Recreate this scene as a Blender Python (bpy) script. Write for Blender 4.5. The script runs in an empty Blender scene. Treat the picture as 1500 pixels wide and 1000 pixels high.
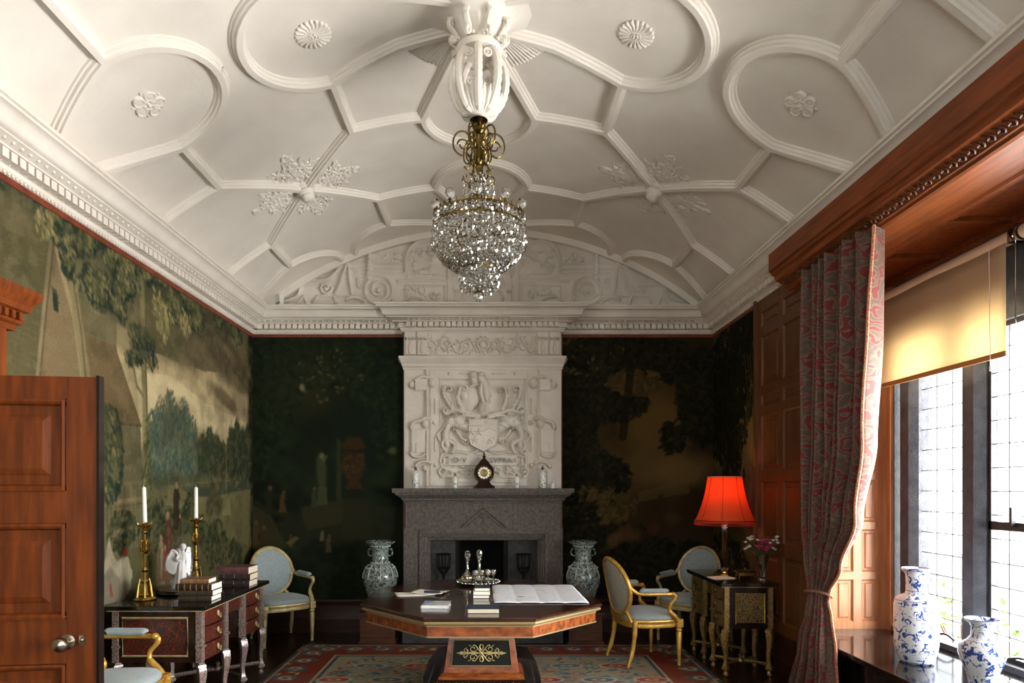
import bpy, bmesh, math, random
import numpy as np
from mathutils import Vector, Matrix, Euler
PI = math.pi
random.seed(7); RNG = np.random.default_rng(7)
SC = bpy.context.scene
COL = SC.collection

# ---------------------------------------------------------------- camera, world, light, exposure
XL, XR, YB, YF = -2.69, 2.47, 7.10, -1.60      # room walls (metres); the camera stands at x = 0, y = 0
XC = (XL + XR) / 2
BAYX, BAY0, BAY1 = 3.22, 0.60, 5.15            # window bay in the right wall
cam = bpy.data.cameras.new('camera'); camo = bpy.data.objects.new('camera', cam); COL.objects.link(camo)
camo.location = (0, 0, 1.6); camo.rotation_euler = (PI / 2, 0, 0)
cam.sensor_width = 36; cam.lens = 36 * 930 / 1500
cam.shift_x = 28 / 1500; cam.shift_y = 215 / 1500
cam.clip_start = .05; cam.clip_end = 200
SC.camera = camo
SC.view_settings.view_transform = 'Standard'; SC.view_settings.look = 'None'
SC.view_settings.gamma = 1; SC.view_settings.use_curve_mapping = False
SC.view_settings.exposure = 0.2
w = bpy.data.worlds.new('world'); SC.world = w; w.use_nodes = True
w.node_tree.nodes['Background'].inputs[0].default_value = (.86, .93, 1, 1)
w.node_tree.nodes['Background'].inputs[1].default_value = 3
def area(name, loc, rot, sx, sy, power, col=(1, 1, 1)):
    l = bpy.data.lights.new(name, 'AREA'); l.shape = 'RECTANGLE'; l.size = sx; l.size_y = sy; l.energy = power; l.color = col
    o = bpy.data.objects.new(name, l); o.location = loc; o.rotation_euler = rot; COL.objects.link(o); return o
# overcast daylight outside the bay window, and an added fill light behind the camera, outside the unseen rear opening
area('daylight_bay', (5.2, 3.0, 1.1), (0, PI / 2, 0), 4.2, 8.0, 4600, (1, .98, .95))
area('fill_rear', (-.3, YF - .5, 1.9), (-PI / 2, 0, PI), 3.6, 2.4, 45, (.95, 1, .93))
try:
    SC.cycles.use_denoising = True; SC.cycles.max_bounces = 8; SC.cycles.diffuse_bounces = 5
    SC.cycles.transparent_max_bounces = 16; SC.cycles.sample_clamp_indirect = 6
    SC.cycles.caustics_reflective = False; SC.cycles.caustics_refractive = False
except Exception: pass

# ---------------------------------------------------------------- materials
MATS = {}
def lin(c):
    return tuple(((v / 255) / 12.92 if v <= 10.3 else (((v / 255) + .055) / 1.055) ** 2.4) for v in c)
def nmat(name):
    m = bpy.data.materials.new(name); m.use_nodes = True; nt = m.node_tree
    return m, nt, nt.nodes['Principled BSDF'], nt.nodes.new, nt.links.new
def mat(name, c, c2=None, scale=8, rough=.5, metal=0, bump=0, bscale=60, stretch=(1, 1, 1), spec=None, detail=5, trans=0, ior=1.45, coat=0, emit=None, es=0, lo=.35, hi=.65, sheen=0):
    if name in MATS: return MATS[name]
    m, nt, b, N, L = nmat(name)
    b.inputs['Base Color'].default_value = (*lin(c), 1); b.inputs['Roughness'].default_value = rough
    b.inputs['Metallic'].default_value = metal; b.inputs['IOR'].default_value = ior
    b.inputs['Transmission Weight'].default_value = trans; b.inputs['Coat Weight'].default_value = coat
    if sheen: b.inputs['Sheen Weight'].default_value = sheen
    if spec is not None: b.inputs['Specular IOR Level'].default_value = spec
    if emit: b.inputs['Emission Color'].default_value = (*lin(emit), 1); b.inputs['Emission Strength'].default_value = es
    if c2 is not None or bump:
        tc = N('ShaderNodeTexCoord'); mp = N('ShaderNodeMapping'); mp.inputs['Scale'].default_value = stretch
        L(tc.outputs['Object'], mp.inputs[0])
    if c2 is not None:
        n = N('ShaderNodeTexNoise'); n.inputs['Scale'].default_value = scale; n.inputs['Detail'].default_value = detail; L(mp.outputs[0], n.inputs[0])
        r = N('ShaderNodeValToRGB'); r.color_ramp.elements[0].position = lo; r.color_ramp.elements[1].position = hi
        r.color_ramp.elements[0].color = (*lin(c), 1); r.color_ramp.elements[1].color = (*lin(c2), 1)
        L(n.outputs[0], r.inputs[0]); L(r.outputs[0], b.inputs['Base Color'])
    if bump:
        n2 = N('ShaderNodeTexNoise'); n2.inputs['Scale'].default_value = bscale; n2.inputs['Detail'].default_value = 3; L(mp.outputs[0], n2.inputs[0])
        bp = N('ShaderNodeBump'); bp.inputs['Strength'].default_value = bump; bp.inputs['Distance'].default_value = .01
        L(n2.outputs[0], bp.inputs['Height']); L(bp.outputs[0], b.inputs['Normal'])
    MATS[name] = m; return m
def paintmat(name, rough=.75, tint=1.0, scale=90, amt=.13):
    """colour from the mesh's painted colour attribute, broken up by a fine noise (thread and brush marks)"""
    m, nt, b, N, L = nmat(name)
    a = N('ShaderNodeVertexColor'); a.layer_name = 'paint'
    tc = N('ShaderNodeTexCoord'); n = N('ShaderNodeTexNoise'); n.inputs['Scale'].default_value = scale; n.inputs['Detail'].default_value = 4
    L(tc.outputs['Object'], n.inputs[0])
    mr = N('ShaderNodeMapRange'); mr.inputs[1].default_value = .3; mr.inputs[2].default_value = .7
    mr.inputs[3].default_value = tint * (1 - amt); mr.inputs[4].default_value = tint * (1 + amt); L(n.outputs[0], mr.inputs[0])
    v = N('ShaderNodeVectorMath'); v.operation = 'SCALE'; L(a.outputs[0], v.inputs[0]); L(mr.outputs[0], v.inputs['Scale'])
    L(v.outputs[0], b.inputs['Base Color']); b.inputs['Roughness'].default_value = rough
    b.inputs['Specular IOR Level'].default_value = .06
    return m
M = dict(
 plaster=mat('plaster', (230, 223, 212), (222, 214, 203), 3, .85, bump=.15, bscale=30, spec=.2),
 relief=mat('relief_plaster', (222, 214, 202), (213, 204, 191), 5, .8, bump=.12, bscale=50, spec=.2),
 stone=mat('grey_stone', (112, 104, 98), (88, 82, 76), 30, .85, bump=.5, bscale=120, spec=.2),
 stone2=mat('inner_stone', (70, 70, 70), (54, 54, 54), 20, .85, bump=.3, bscale=90),
 soot=mat('soot', (16, 16, 15), (26, 25, 23), 6, .95),
 oak=mat('oak', (126, 60, 17), (94, 43, 11), 5, .5, bump=.08, bscale=60, stretch=(6, 6, .6), spec=.35), beam=mat('oak_beam', (138, 68, 26), (104, 50, 18), 5, .45, stretch=(6, .6, 6), spec=.35),
 oakdark=mat('oak_dark', (96, 55, 28), (66, 36, 18), 6, .42, bump=.08, bscale=60, stretch=(.6, 6, 6)),
 oakpanel=mat('oak_panel', (104, 62, 30), (82, 48, 22), 6, .4, bump=.08, bscale=50, stretch=(6, 6, .7)),
 oaklight=mat('oak_light', (176, 122, 80), (158, 104, 66), 6, .4, stretch=(6, 6, .7)),
 skirting=mat('dark_skirting', (58, 32, 18), (40, 22, 12), 6, .35, stretch=(.6, 6, 6)),
 floor=mat('floorboards', (52, 32, 20), (34, 20, 12), 5, .3, bump=.1, stretch=(8, .7, 1)),
 black=mat('black_polish', (16, 14, 14), (24, 20, 18), 5, .12, coat=.3),
 iron=mat('iron', (22, 22, 22), None, rough=.5, metal=.6),
 mullion=mat('stone_mullion', (72, 74, 80), (54, 56, 62), 12, .8, bump=.4, bscale=80),
 lead=mat('lead', (52, 52, 54), None, rough=.5, metal=.5),
 gold=mat('gilt_wood', (214, 172, 84), (188, 142, 60), 20, .38, .55, bump=.1),
 palegold=mat('pale_gilt', (206, 190, 140), (176, 156, 104), 20, .4, .35, bump=.1),
 brass=mat('brass', (214, 184, 108), (176, 142, 72), 10, .2, 1),
 oldbrass=mat('old_brass', (124, 102, 54), (82, 66, 32), 14, .3, 1),
 silver=mat('silver', (215, 214, 210), None, rough=.12, metal=1), pewter=mat('knob_metal', (168, 156, 138), None, rough=.25, metal=1),
 blue=mat('blue_upholstery', (152, 165, 166), (140, 154, 156), 40, .75, bump=.25, bscale=300, sheen=.3),
 grey=mat('grey_upholstery', (168, 164, 150), (150, 148, 136), 40, .75, bump=.25, bscale=300),
 rosewood=mat('rosewood', (64, 34, 20), (36, 18, 12), 5, .16, stretch=(.8, 6, 1), coat=.35),
 walnut=mat('walnut_veneer', (150, 82, 38), (96, 46, 20), 7, .25, stretch=(1.5, 6, 3), coat=.3),
 brassline=mat('brass_inlay', (152, 130, 92), None, rough=.35, metal=.3),
 ebony=mat('ebony', (22, 16, 14), (34, 24, 20), 8, .25, coat=.3),
 paper=mat('paper', (226, 220, 205), (236, 231, 218), 10, .8),
 pages=mat('book_pages', (214, 204, 180), (190, 178, 150), 30, .8, stretch=(1, 1, 30)),
 white=mat('white_glaze', (232, 232, 228), None, rough=.15, coat=.3),
 parian=mat('white_marble', (206, 204, 200), None, rough=.4),
 wax=mat('candle_wax', (236, 230, 216), None, rough=.4),
)
def glass(name, col=(255, 255, 255), rough=0.0, ior=1.45):
    m, nt, b, N, L = nmat(name)
    b.inputs['Base Color'].default_value = (*lin(col), 1); b.inputs['Roughness'].default_value = rough
    b.inputs['Transmission Weight'].default_value = 1; b.inputs['IOR'].default_value = ior
    return m
M['glass'] = glass('clear_glass'); M['crystal'] = glass('cut_crystal', (255, 252, 244), .02, 1.6)
def cutglass(nm='crystal_drop', f=.35):
    m, nt, b, N, L = nmat(nm); b.inputs['Base Color'].default_value = (1, .98, .93, 1); b.inputs['Transmission Weight'].default_value = 1; b.inputs['IOR'].default_value = 1.5; b.inputs['Roughness'].default_value = .02
    g_ = N('ShaderNodeBsdfGlossy'); g_.inputs['Color'].default_value = (.95, .93, .88, 1); g_.inputs['Roughness'].default_value = .08; mx = N('ShaderNodeMixShader'); mx.inputs[0].default_value = f
    L(b.outputs[0], mx.inputs[1]); L(g_.outputs[0], mx.inputs[2]); L(mx.outputs[0], nt.nodes['Material Output'].inputs[0]); return m
M['drop'] = cutglass(); M['tableglass'] = cutglass('table_glass', .14)
M['amber'] = glass('straw_wine', (238, 226, 160), .0, 1.36)
def pane_mat(f=.06, nm='window_glass'):
    m, nt, b, N, L = nmat(nm)
    t = N('ShaderNodeBsdfTransparent'); g = N('ShaderNodeBsdfGlossy'); g.inputs['Roughness'].default_value = .03
    mx = N('ShaderNodeMixShader'); mx.inputs[0].default_value = f
    L(t.outputs[0], mx.inputs[1]); L(g.outputs[0], mx.inputs[2]); L(mx.outputs[0], nt.nodes['Material Output'].inputs[0]); return m
M['pane'] = pane_mat()
M['dome'] = pane_mat(.05, 'dome_glass')
def emission_cloth(name, col, mixt=.5, rough=.8):
    m, nt, b, N, L = nmat(name)
    d = N('ShaderNodeBsdfDiffuse'); t = N('ShaderNodeBsdfTranslucent'); mx = N('ShaderNodeMixShader'); mx.inputs[0].default_value = mixt
    d.inputs[0].default_value = (*lin(col), 1); t.inputs[0].default_value = (*lin(col), 1)
    L(d.outputs[0], mx.inputs[1]); L(t.outputs[0], mx.inputs[2]); L(mx.outputs[0], nt.nodes['Material Output'].inputs[0]); return m

# ---------------------------------------------------------------- mesh helpers
class MB:
    def __init__(s): s.v = []; s.f = []; s.mi = []; s.cur = 0
    def add(s, vs, fs):
        o = len(s.v); s.v.extend([tuple(p) for p in vs]); s.f.extend([tuple(i + o for i in f) for f in fs]); s.mi.extend([s.cur] * len(fs)); return s
    def box(s, x0, x1, y0, y1, z0, z1):
        return s.add([(x0, y0, z0), (x1, y0, z0), (x1, y1, z0), (x0, y1, z0), (x0, y0, z1), (x1, y0, z1), (x1, y1, z1), (x0, y1, z1)],
              [(0, 3, 2, 1), (4, 5, 6, 7), (0, 1, 5, 4), (1, 2, 6, 5), (2, 3, 7, 6), (3, 0, 4, 7)])
    def cbox(s, c, d, rz=0, taper=1.0):
        vs = []
        for sz in (-1, 1):
            k = 1 if sz < 0 else taper
            for sx, sy in ((-1, -1), (1, -1), (1, 1), (-1, 1)):
                x, y = sx * d[0] / 2 * k, sy * d[1] / 2 * k
                vs.append((c[0] + x * math.cos(rz) - y * math.sin(rz), c[1] + x * math.sin(rz) + y * math.cos(rz), c[2] + sz * d[2] / 2))
        return s.add(vs, [(0, 3, 2, 1), (4, 5, 6, 7), (0, 1, 5, 4), (1, 2, 6, 5), (2, 3, 7, 6), (3, 0, 4, 7)])
    def prism(s, pts, z0, z1, pts2=None):
        n = len(pts); p2 = pts2 or pts
        return s.add([(x, y, z0) for x, y in pts] + [(x, y, z1) for x, y in p2],
              [tuple(range(n - 1, -1, -1)), tuple(range(n, 2 * n))] + [(i, (i + 1) % n, n + (i + 1) % n, n + i) for i in range(n)])
    def loft(s, rings, closed=True, caps=True):
        n = len(rings[0]); vs = [p for r in rings for p in r]; fs = []
        for k in range(len(rings) - 1):
            for i in range(n if closed else n - 1):
                j = (i + 1) % n; fs.append((k * n + i, k * n + j, (k + 1) * n + j, (k + 1) * n + i))
        if caps and closed: fs += [tuple(range(n - 1, -1, -1)), tuple(range((len(rings) - 1) * n, len(rings) * n))]
        return s.add(vs, fs)
    def lathe(s, prof, n=24, c=(0, 0, 0), sx=1, sy=1, caps=True):
        rings = [[(c[0] + r * sx * math.cos(2 * PI * i / n), c[1] + r * sy * math.sin(2 * PI * i / n), c[2] + z) for i in range(n)] for r, z in prof]
        return s.loft(rings, True, caps)
    def sphere(s, c, r, n=12, m=8, sx=1, sy=1, sz=1):
        return s.lathe([(max(1e-4, r * math.sin(PI * i / m)), -r * sz * math.cos(PI * i / m)) for i in range(m + 1)], n, c, sx, sy)
    def tube(s, pts, r, n=8, flat=1.0, closed=False):
        P = [Vector(p) for p in pts]; k = len(P); R = r if isinstance(r, (list, tuple)) else [r] * k
        rings = []; up = None
        for i in range(k):
            if closed: t = P[(i + 1) % k] - P[i - 1]
            else: t = P[min(i + 1, k - 1)] - P[max(i - 1, 0)]
            if t.length < 1e-9: t = Vector((0, 0, 1))
            t.normalize()
            if up is None:
                up = Vector((0, 0, 1)) if abs(t.z) < .9 else Vector((1, 0, 0))
            a = t.cross(up)
            if a.length < 1e-6: a = t.orthogonal()
            a.normalize(); up = a.cross(t).normalized()
            rings.append([tuple(P[i] + a * R[i] * math.cos(2 * PI * j / n) + up * R[i] * flat * math.sin(2 * PI * j / n)) for j in range(n)])
        if closed: rings.append(rings[0])
        return s.loft(rings, True, not closed)
    def grid(s, fn, nu, nv):
        vs = [fn(i / nu, j / nv) for j in range(nv + 1) for i in range(nu + 1)]
        return s.add(vs, [(j * (nu + 1) + i, j * (nu + 1) + i + 1, (j + 1) * (nu + 1) + i + 1, (j + 1) * (nu + 1) + i) for j in range(nv) for i in range(nu)])
    def sweep(s, path, prof, normals, closed=False):
        """prof: list of (across, along-normal); path of Vectors with a surface normal per point; mitred corners"""
        k = len(path); rings = []
        for i in range(k):
            a = path[i - 1] if (i > 0 or closed) else None; b = path[(i + 1) % k] if (i < k - 1 or closed) else None
            n = normals[i]
            d1 = (path[i] - a).normalized() if a is not None else None; d2 = (b - path[i]).normalized() if b is not None else None
            if d1 is None: d1 = d2
            if d2 is None: d2 = d1
            s1 = n.cross(d1).normalized(); s2 = n.cross(d2).normalized(); sd = (s1 + s2)
            if sd.length < 1e-6: sd = s1
            sd.normalize(); sc = 1 / max(.45, sd.dot(s1))
            rings.append([tuple(path[i] + sd * (u * sc) + n * h) for u, h in prof])
        if closed: rings.append(rings[0])
        return s.loft(rings, False, False)
    def build(s, name, m, parent=None, smooth=35, bevel=0, loc=None, rz=0, segs=2, rot=None):
        me = bpy.data.meshes.new(name); me.from_pydata(s.v, [], s.f)
        ms = m if isinstance(m, (list, tuple)) else [m]
        for x in ms: me.materials.append(x)
        if len(ms) > 1: me.polygons.foreach_set('material_index', s.mi)
        me.update()
        if smooth:
            me.polygons.foreach_set('use_smooth', [True] * len(me.polygons))
            if smooth < 180: me.set_sharp_from_angle(angle=math.radians(smooth))
        o = bpy.data.objects.new(name, me); COL.objects.link(o)
        if parent is not None: o.parent = parent
        if loc is not None: o.location = loc
        if rot is not None: o.rotation_euler = rot
        elif rz: o.rotation_euler[2] = rz
        if bevel:
            b = o.modifiers.new('edge', 'BEVEL'); b.width = bevel; b.segments = segs; b.limit_method = 'ANGLE'; b.angle_limit = math.radians(40)
            b.harden_normals = True
        return o
def tag(o, label=None, cat=None, group=None, kind=None):
    if label: o['label'] = label
    if cat: o['category'] = cat
    if group: o['group'] = group
    if kind: o['kind'] = kind
    return o
def thing(name, loc, label, cat, group=None, rz=0):
    o = bpy.data.objects.new(name, None); o.empty_display_size = .05; COL.objects.link(o); o.location = loc; o.rotation_euler[2] = rz
    return tag(o, label, cat, group)
def struct(mb, name, m, **k):
    o = mb.build(name, m, **k)
    if k.get('parent') is None: o['kind'] = 'structure'
    return o
def copy_tree(o, parent=None, label=None, loc=None, rz=None):
    c = o.copy(); COL.objects.link(c); c.parent = parent
    for ch in list(o.children): copy_tree(ch, c)
    if label: c['label'] = label
    if loc is not None: c.location = loc
    if rz is not None: c.rotation_euler[2] = rz
    return c
def arc(cx, cy, r, a0, a1, n=12): return [(cx + r * math.cos(a0 + (a1 - a0) * i / n), cy + r * math.sin(a0 + (a1 - a0) * i / n)) for i in range(n + 1)]
def spline(P, n=8):
    """Catmull-Rom through points of any dimension"""
    P = [Vector(p) for p in P]; out = []
    for i in range(len(P) - 1):
        a = P[i - 1] if i else P[0] * 2 - P[1]; b, c = P[i], P[i + 1]; d = P[i + 2] if i + 2 < len(P) else P[-1] * 2 - P[-2]
        for j in range(n):
            t = j / n; out.append(.5 * ((2 * b) + (c - a) * t + (2 * a - 5 * b + 4 * c - d) * t * t + (3 * b - 3 * c + d - a) * t ** 3))
    out.append(P[-1]); return out
def spiral(c, r0, r1, a0, turns, n=28): return [(c[0] + (r0 + (r1 - r0) * i / n) * math.cos(a0 + turns * 2 * PI * i / n), c[1] + (r0 + (r1 - r0) * i / n) * math.sin(a0 + turns * 2 * PI * i / n)) for i in range(n + 1)]

# ---------------------------------------------------------------- canvas: paint or carve on a regular grid
def vnoise(X, Y, sc, seed=0):
    r = np.random.default_rng(seed).random((64, 64)); x = X * sc; y = Y * sc
    xi = np.floor(x).astype(int); yi = np.floor(y).astype(int); fx = x - xi; fy = y - yi
    fx = fx * fx * (3 - 2 * fx); fy = fy * fy * (3 - 2 * fy)
    g = lambda a, b: r[a % 64, b % 64]
    return (g(xi, yi) * (1 - fx) + g(xi + 1, yi) * fx) * (1 - fy) + (g(xi, yi + 1) * (1 - fx) + g(xi + 1, yi + 1) * fx) * fy
def fbm(X, Y, sc, seed=0, o=4): return sum(vnoise(X, Y, sc * 2 ** k, seed + k) / 2 ** (k + 1) for k in range(o)) / (1 - .5 ** o)
class Canvas:
    def __init__(s, x0, x1, y0, y1, res, col=None):
        s.x0, s.x1, s.y0, s.y1 = x0, x1, y0, y1
        s.w = int(round((x1 - x0) / res)) + 1; s.h = int(round((y1 - y0) / res)) + 1
        s.X, s.Y = np.meshgrid(np.linspace(x0, x1, s.w), np.linspace(y0, y1, s.h))
        s.H = np.zeros((s.h, s.w)); s.rx = (x1 - x0) / (s.w - 1); s.ry = (y1 - y0) / (s.h - 1)
        if col is not None: s.C = np.ones((s.h, s.w, 3)) * np.array(lin(col))
    def win(s, xa, xb, ya, yb):
        i0 = max(0, int((xa - s.x0) / s.rx)); i1 = min(s.w, int((xb - s.x0) / s.rx) + 2); j0 = max(0, int((ya - s.y0) / s.ry)); j1 = min(s.h, int((yb - s.y0) / s.ry) + 2)
        if i1 <= i0 or j1 <= j0: return None
        return slice(j0, j1), slice(i0, i1)
    # --- paint
    def blend(s, sl, mask, col):
        if sl is None: return
        a = mask[..., None]; s.C[sl] = s.C[sl] * (1 - a) + np.array(lin(col)) * a
    def ell(s, cx, cy, rx, ry, col, a=0., soft=.3, alpha=1., rag=0., seed=1, rs=8):
        R = max(rx, ry) * 1.6; sl = s.win(cx - R, cx + R, cy - R, cy + R)
        if sl is None: return
        dx = s.X[sl] - cx; dy = s.Y[sl] - cy; u = (dx * math.cos(a) + dy * math.sin(a)) / rx; v = (-dx * math.sin(a) + dy * math.cos(a)) / ry
        d = np.sqrt(u * u + v * v)
        if rag: d = d + (fbm(s.X[sl], s.Y[sl], rs, seed) - .5) * rag
        s.blend(sl, np.clip((1 + soft - d) / max(soft * 2, 1e-3), 0, 1) * alpha, col)
    warp = .03
    def polymask(s, sl, pts, wp=0):
        X, Y = s.X[sl], s.Y[sl]
        if wp: X, Y = X + (fbm(X, Y, 9, 71) - .5) * wp, Y + (fbm(X, Y, 9, 81) - .5) * wp
        ins = np.zeros(X.shape, bool); n = len(pts)
        for i in range(n):
            (xa, ya), (xb, yb) = pts[i], pts[(i + 1) % n]
            if ya == yb: continue
            c = ((ya > Y) != (yb > Y)) & (X < (xb - xa) * (Y - ya) / (yb - ya) + xa); ins ^= c
        return ins
    def poly(s, pts, col, alpha=1., rag=0., seed=3, rs=10):
        xs = [p[0] for p in pts]; ys = [p[1] for p in pts]; sl = s.win(min(xs), max(xs), min(ys), max(ys))
        if sl is None: return
        m = s.polymask(sl, pts, s.warp).astype(float)
        if rag: m = m * np.clip((fbm(s.X[sl], s.Y[sl], rs, seed) - .5 + rag) * 8, 0, 1)
        s.blend(sl, m * alpha, col)
    def line(s, pts, wd, col, alpha=1., w1=None):
        w1 = wd if w1 is None else w1
        for i in range(len(pts) - 1):
            (xa, ya), (xb, yb) = pts[i][:2], pts[i + 1][:2]; wa = wd + (w1 - wd) * i / max(1, len(pts) - 1)
            sl = s.win(min(xa, xb) - wa, max(xa, xb) + wa, min(ya, yb) - wa, max(ya, yb) + wa)
            if sl is None: continue
            d = s.segd(sl, xa, ya, xb, yb); s.blend(sl, np.clip((wa - d) / (s.rx * 1.2), 0, 1) * alpha, col)
    def clump(s, cx, cy, rx, ry, n, size, cols, seed=0, ang=None, alpha=.9, th=.5, a=0.):
        """leaf dabs gathered into natural clumps"""
        if not hasattr(s, 'F'): s.F = fbm(s.X, s.Y, 4.5, 77)
        r = random.Random(seed); k = 0
        for _ in range(n * 4):
            q = math.sqrt(r.random()); t = r.random() * 2 * PI; u, v = rx * q * math.cos(t), ry * q * math.sin(t); x = cx + u * math.cos(a) - v * math.sin(a); y = cy + u * math.sin(a) + v * math.cos(a)
            j = int((y - s.y0) / s.ry); i = int((x - s.x0) / s.rx)
            if not (0 <= j < s.h and 0 <= i < s.w) or s.F[j, i] < th + (q - .5) * .16: continue
            z = size * (.5 + r.random()); s.ell(x, y, z, z * .45, r.choice(cols), (ang if ang is not None else r.random() * PI) + r.uniform(-.6, .6), .25, alpha); k += 1
            if k >= n: break
    def leaves(s, cx, cy, rx, ry, n, size, cols, seed=0, ang=None, alpha=.9, gauss=True):
        r = random.Random(seed)
        for _ in range(n):
            a = r.random() * 2 * PI; q = math.sqrt(r.random()) if gauss else r.random()
            x = cx + rx * q * math.cos(a); y = cy + ry * q * math.sin(a); z = size * (.5 + r.random())
            s.ell(x, y, z, z * .42, r.choice(cols), (ang if ang is not None else r.random() * PI) + r.uniform(-.5, .5), .25, alpha)
    def segd(s, sl, xa, ya, xb, yb):
        X, Y = s.X[sl], s.Y[sl]; dx, dy = xb - xa, yb - ya; L = dx * dx + dy * dy
        t = np.clip(((X - xa) * dx + (Y - ya) * dy) / L, 0, 1) if L > 1e-12 else 0
        return np.hypot(X - xa - t * dx, Y - ya - t * dy)
    # --- carve (raises the height field)
    def up(s, sl, h): s.H[sl] = np.maximum(s.H[sl], h)
    def st(s, pts, w0, h, w1=None):
        w1 = w0 if w1 is None else w1; n = len(pts)
        for i in range(n - 1):
            (xa, ya), (xb, yb) = pts[i][:2], pts[i + 1][:2]; wa = w0 + (w1 - w0) * i / max(1, n - 1)
            sl = s.win(min(xa, xb) - wa, max(xa, xb) + wa, min(ya, yb) - wa, max(ya, yb) + wa)
            if sl is None: continue
            d = s.segd(sl, xa, ya, xb, yb) / wa; s.up(sl, h * np.sqrt(np.clip(1 - d * d, 0, 1)))
    def dome(s, cx, cy, rx, ry, h, a=0., p=.5):
        R = max(rx, ry); sl = s.win(cx - R, cx + R, cy - R, cy + R)
        if sl is None: return
        dx = s.X[sl] - cx; dy = s.Y[sl] - cy; u = (dx * math.cos(a) + dy * math.sin(a)) / rx; v = (-dx * math.sin(a) + dy * math.cos(a)) / ry
        s.up(sl, h * np.clip(1 - u * u - v * v, 0, 1) ** p)
    def ring(s, cx, cy, r, wd, h):
        sl = s.win(cx - r - wd, cx + r + wd, cy - r - wd, cy + r + wd)
        if sl is None: return
        d = np.abs(np.hypot(s.X[sl] - cx, s.Y[sl] - cy) - r) / wd; s.up(sl, h * np.sqrt(np.clip(1 - d * d, 0, 1)))
    def slab(s, pts, h, add=False):
        xs = [p[0] for p in pts]; ys = [p[1] for p in pts]; sl = s.win(min(xs), max(xs), min(ys), max(ys))
        if sl is None: return
        m = s.polymask(sl, pts)
        if add: s.H[sl] += m * h
        else: s.up(sl, m * h)
    def rect(s, x0, x1, y0, y1, h, add=False): s.slab([(x0, y0), (x1, y0), (x1, y1), (x0, y1)], h, add)
    def leaf(s, x, y, L, a, h, bend=.5):
        pts = []; n = 6; aa = a
        for i in range(n + 1): pts.append((x, y)); x += L / n * math.cos(aa); y += L / n * math.sin(aa); aa += bend / n * 2
        s.st(pts, L * .13, h, L * .03)
    def scroll(s, cx, cy, r, a0, turns, wd, h, leafs=0):
        p = spiral((cx, cy), r, r * .15, a0, turns, 30); s.st(p, wd, h, wd * .6); s.dome(cx, cy, r * .22, r * .22, h * 1.1)
        for k in range(leafs):
            q = p[2 + k * 3 if 2 + k * 3 < len(p) else -1]; s.leaf(q[0], q[1], r * .6, math.atan2(q[1] - cy, q[0] - cx) + .5, h * .8, .8)
    def blur(s, n=1):
        for _ in range(n):
            p = np.pad(s.C, ((1, 1), (1, 1), (0, 0)), 'edge'); s.C = (p[:-2, 1:-1] + p[2:, 1:-1] + p[1:-1, :-2] + p[1:-1, 2:] + 2 * p[1:-1, 1:-1]) / 6
    def mesh(s, fn, name, m, parent=None, keep=None, color=False, smooth=True):
        """fn(X, Y, H) -> three arrays"""
        A = np.stack(fn(s.X, s.Y, s.H), -1).reshape(-1, 3)
        i = np.arange(s.w - 1); j = np.arange(s.h - 1); I, J = np.meshgrid(i, j); a = (J * s.w + I).ravel()
        F = np.stack([a, a + 1, a + s.w + 1, a + s.w], -1)
        if keep is not None:
            k = keep.ravel(); F = F[k[F].all(1)]
        me = bpy.data.meshes.new(name); me.vertices.add(len(A)); me.vertices.foreach_set('co', A.astype(np.float32).ravel())
        me.loops.add(len(F) * 4); me.loops.foreach_set('vertex_index', F.astype(np.int32).ravel())
        me.polygons.add(len(F)); me.polygons.foreach_set('loop_start', np.arange(0, len(F) * 4, 4, dtype=np.int32))
        me.polygons.foreach_set('use_smooth', np.full(len(F), smooth)); me.materials.append(m); me.update(calc_edges=True); me.validate()
        if color:
            ca = me.color_attributes.new('paint', 'FLOAT_COLOR', 'POINT'); c4 = np.ones((len(A), 4), np.float32); c4[:, :3] = np.clip(s.C, 0, 1).reshape(-1, 3)
            ca.data.foreach_set('color', c4.ravel())
        o = bpy.data.objects.new(name, me); COL.objects.link(o)
        if parent is not None: o.parent = parent
        return o

# ================================================================ ROOM SHELL
HW, ZS, RISE = 2.50, 3.56, .92
RV = (HW * HW + RISE * RISE) / (2 * RISE); ZC = ZS + RISE - RV
def vz(x): return ZC + math.sqrt(max(RV * RV - (x - XC) ** 2, 0))
def vn(x): return Vector((-(x - XC), 0, -(vz(x) - ZC))).normalized()     # into the room
b = MB(); b.box(XL - .2, BAYX + .25, YF - .2, YB + .9, -.12, 0); floor = struct(b, 'floor', M['floor'])
# vault
b = MB(); b.grid(lambda u, v: (XC - HW + 2 * HW * u, YF + (YB - YF) * v, vz(XC - HW + 2 * HW * u)), 64, 2)
b.box(XL - .2, XL + .09, YF, YB, 3.58, 4.2); b.box(XR - .09, XR + .9, YF, YB, 3.58, 4.2)
b.box(XL - .2, BAYX + .3, YF, YB, 4.55, 4.6)
ceiling = struct(b, 'ceiling', M['plaster'])
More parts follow.
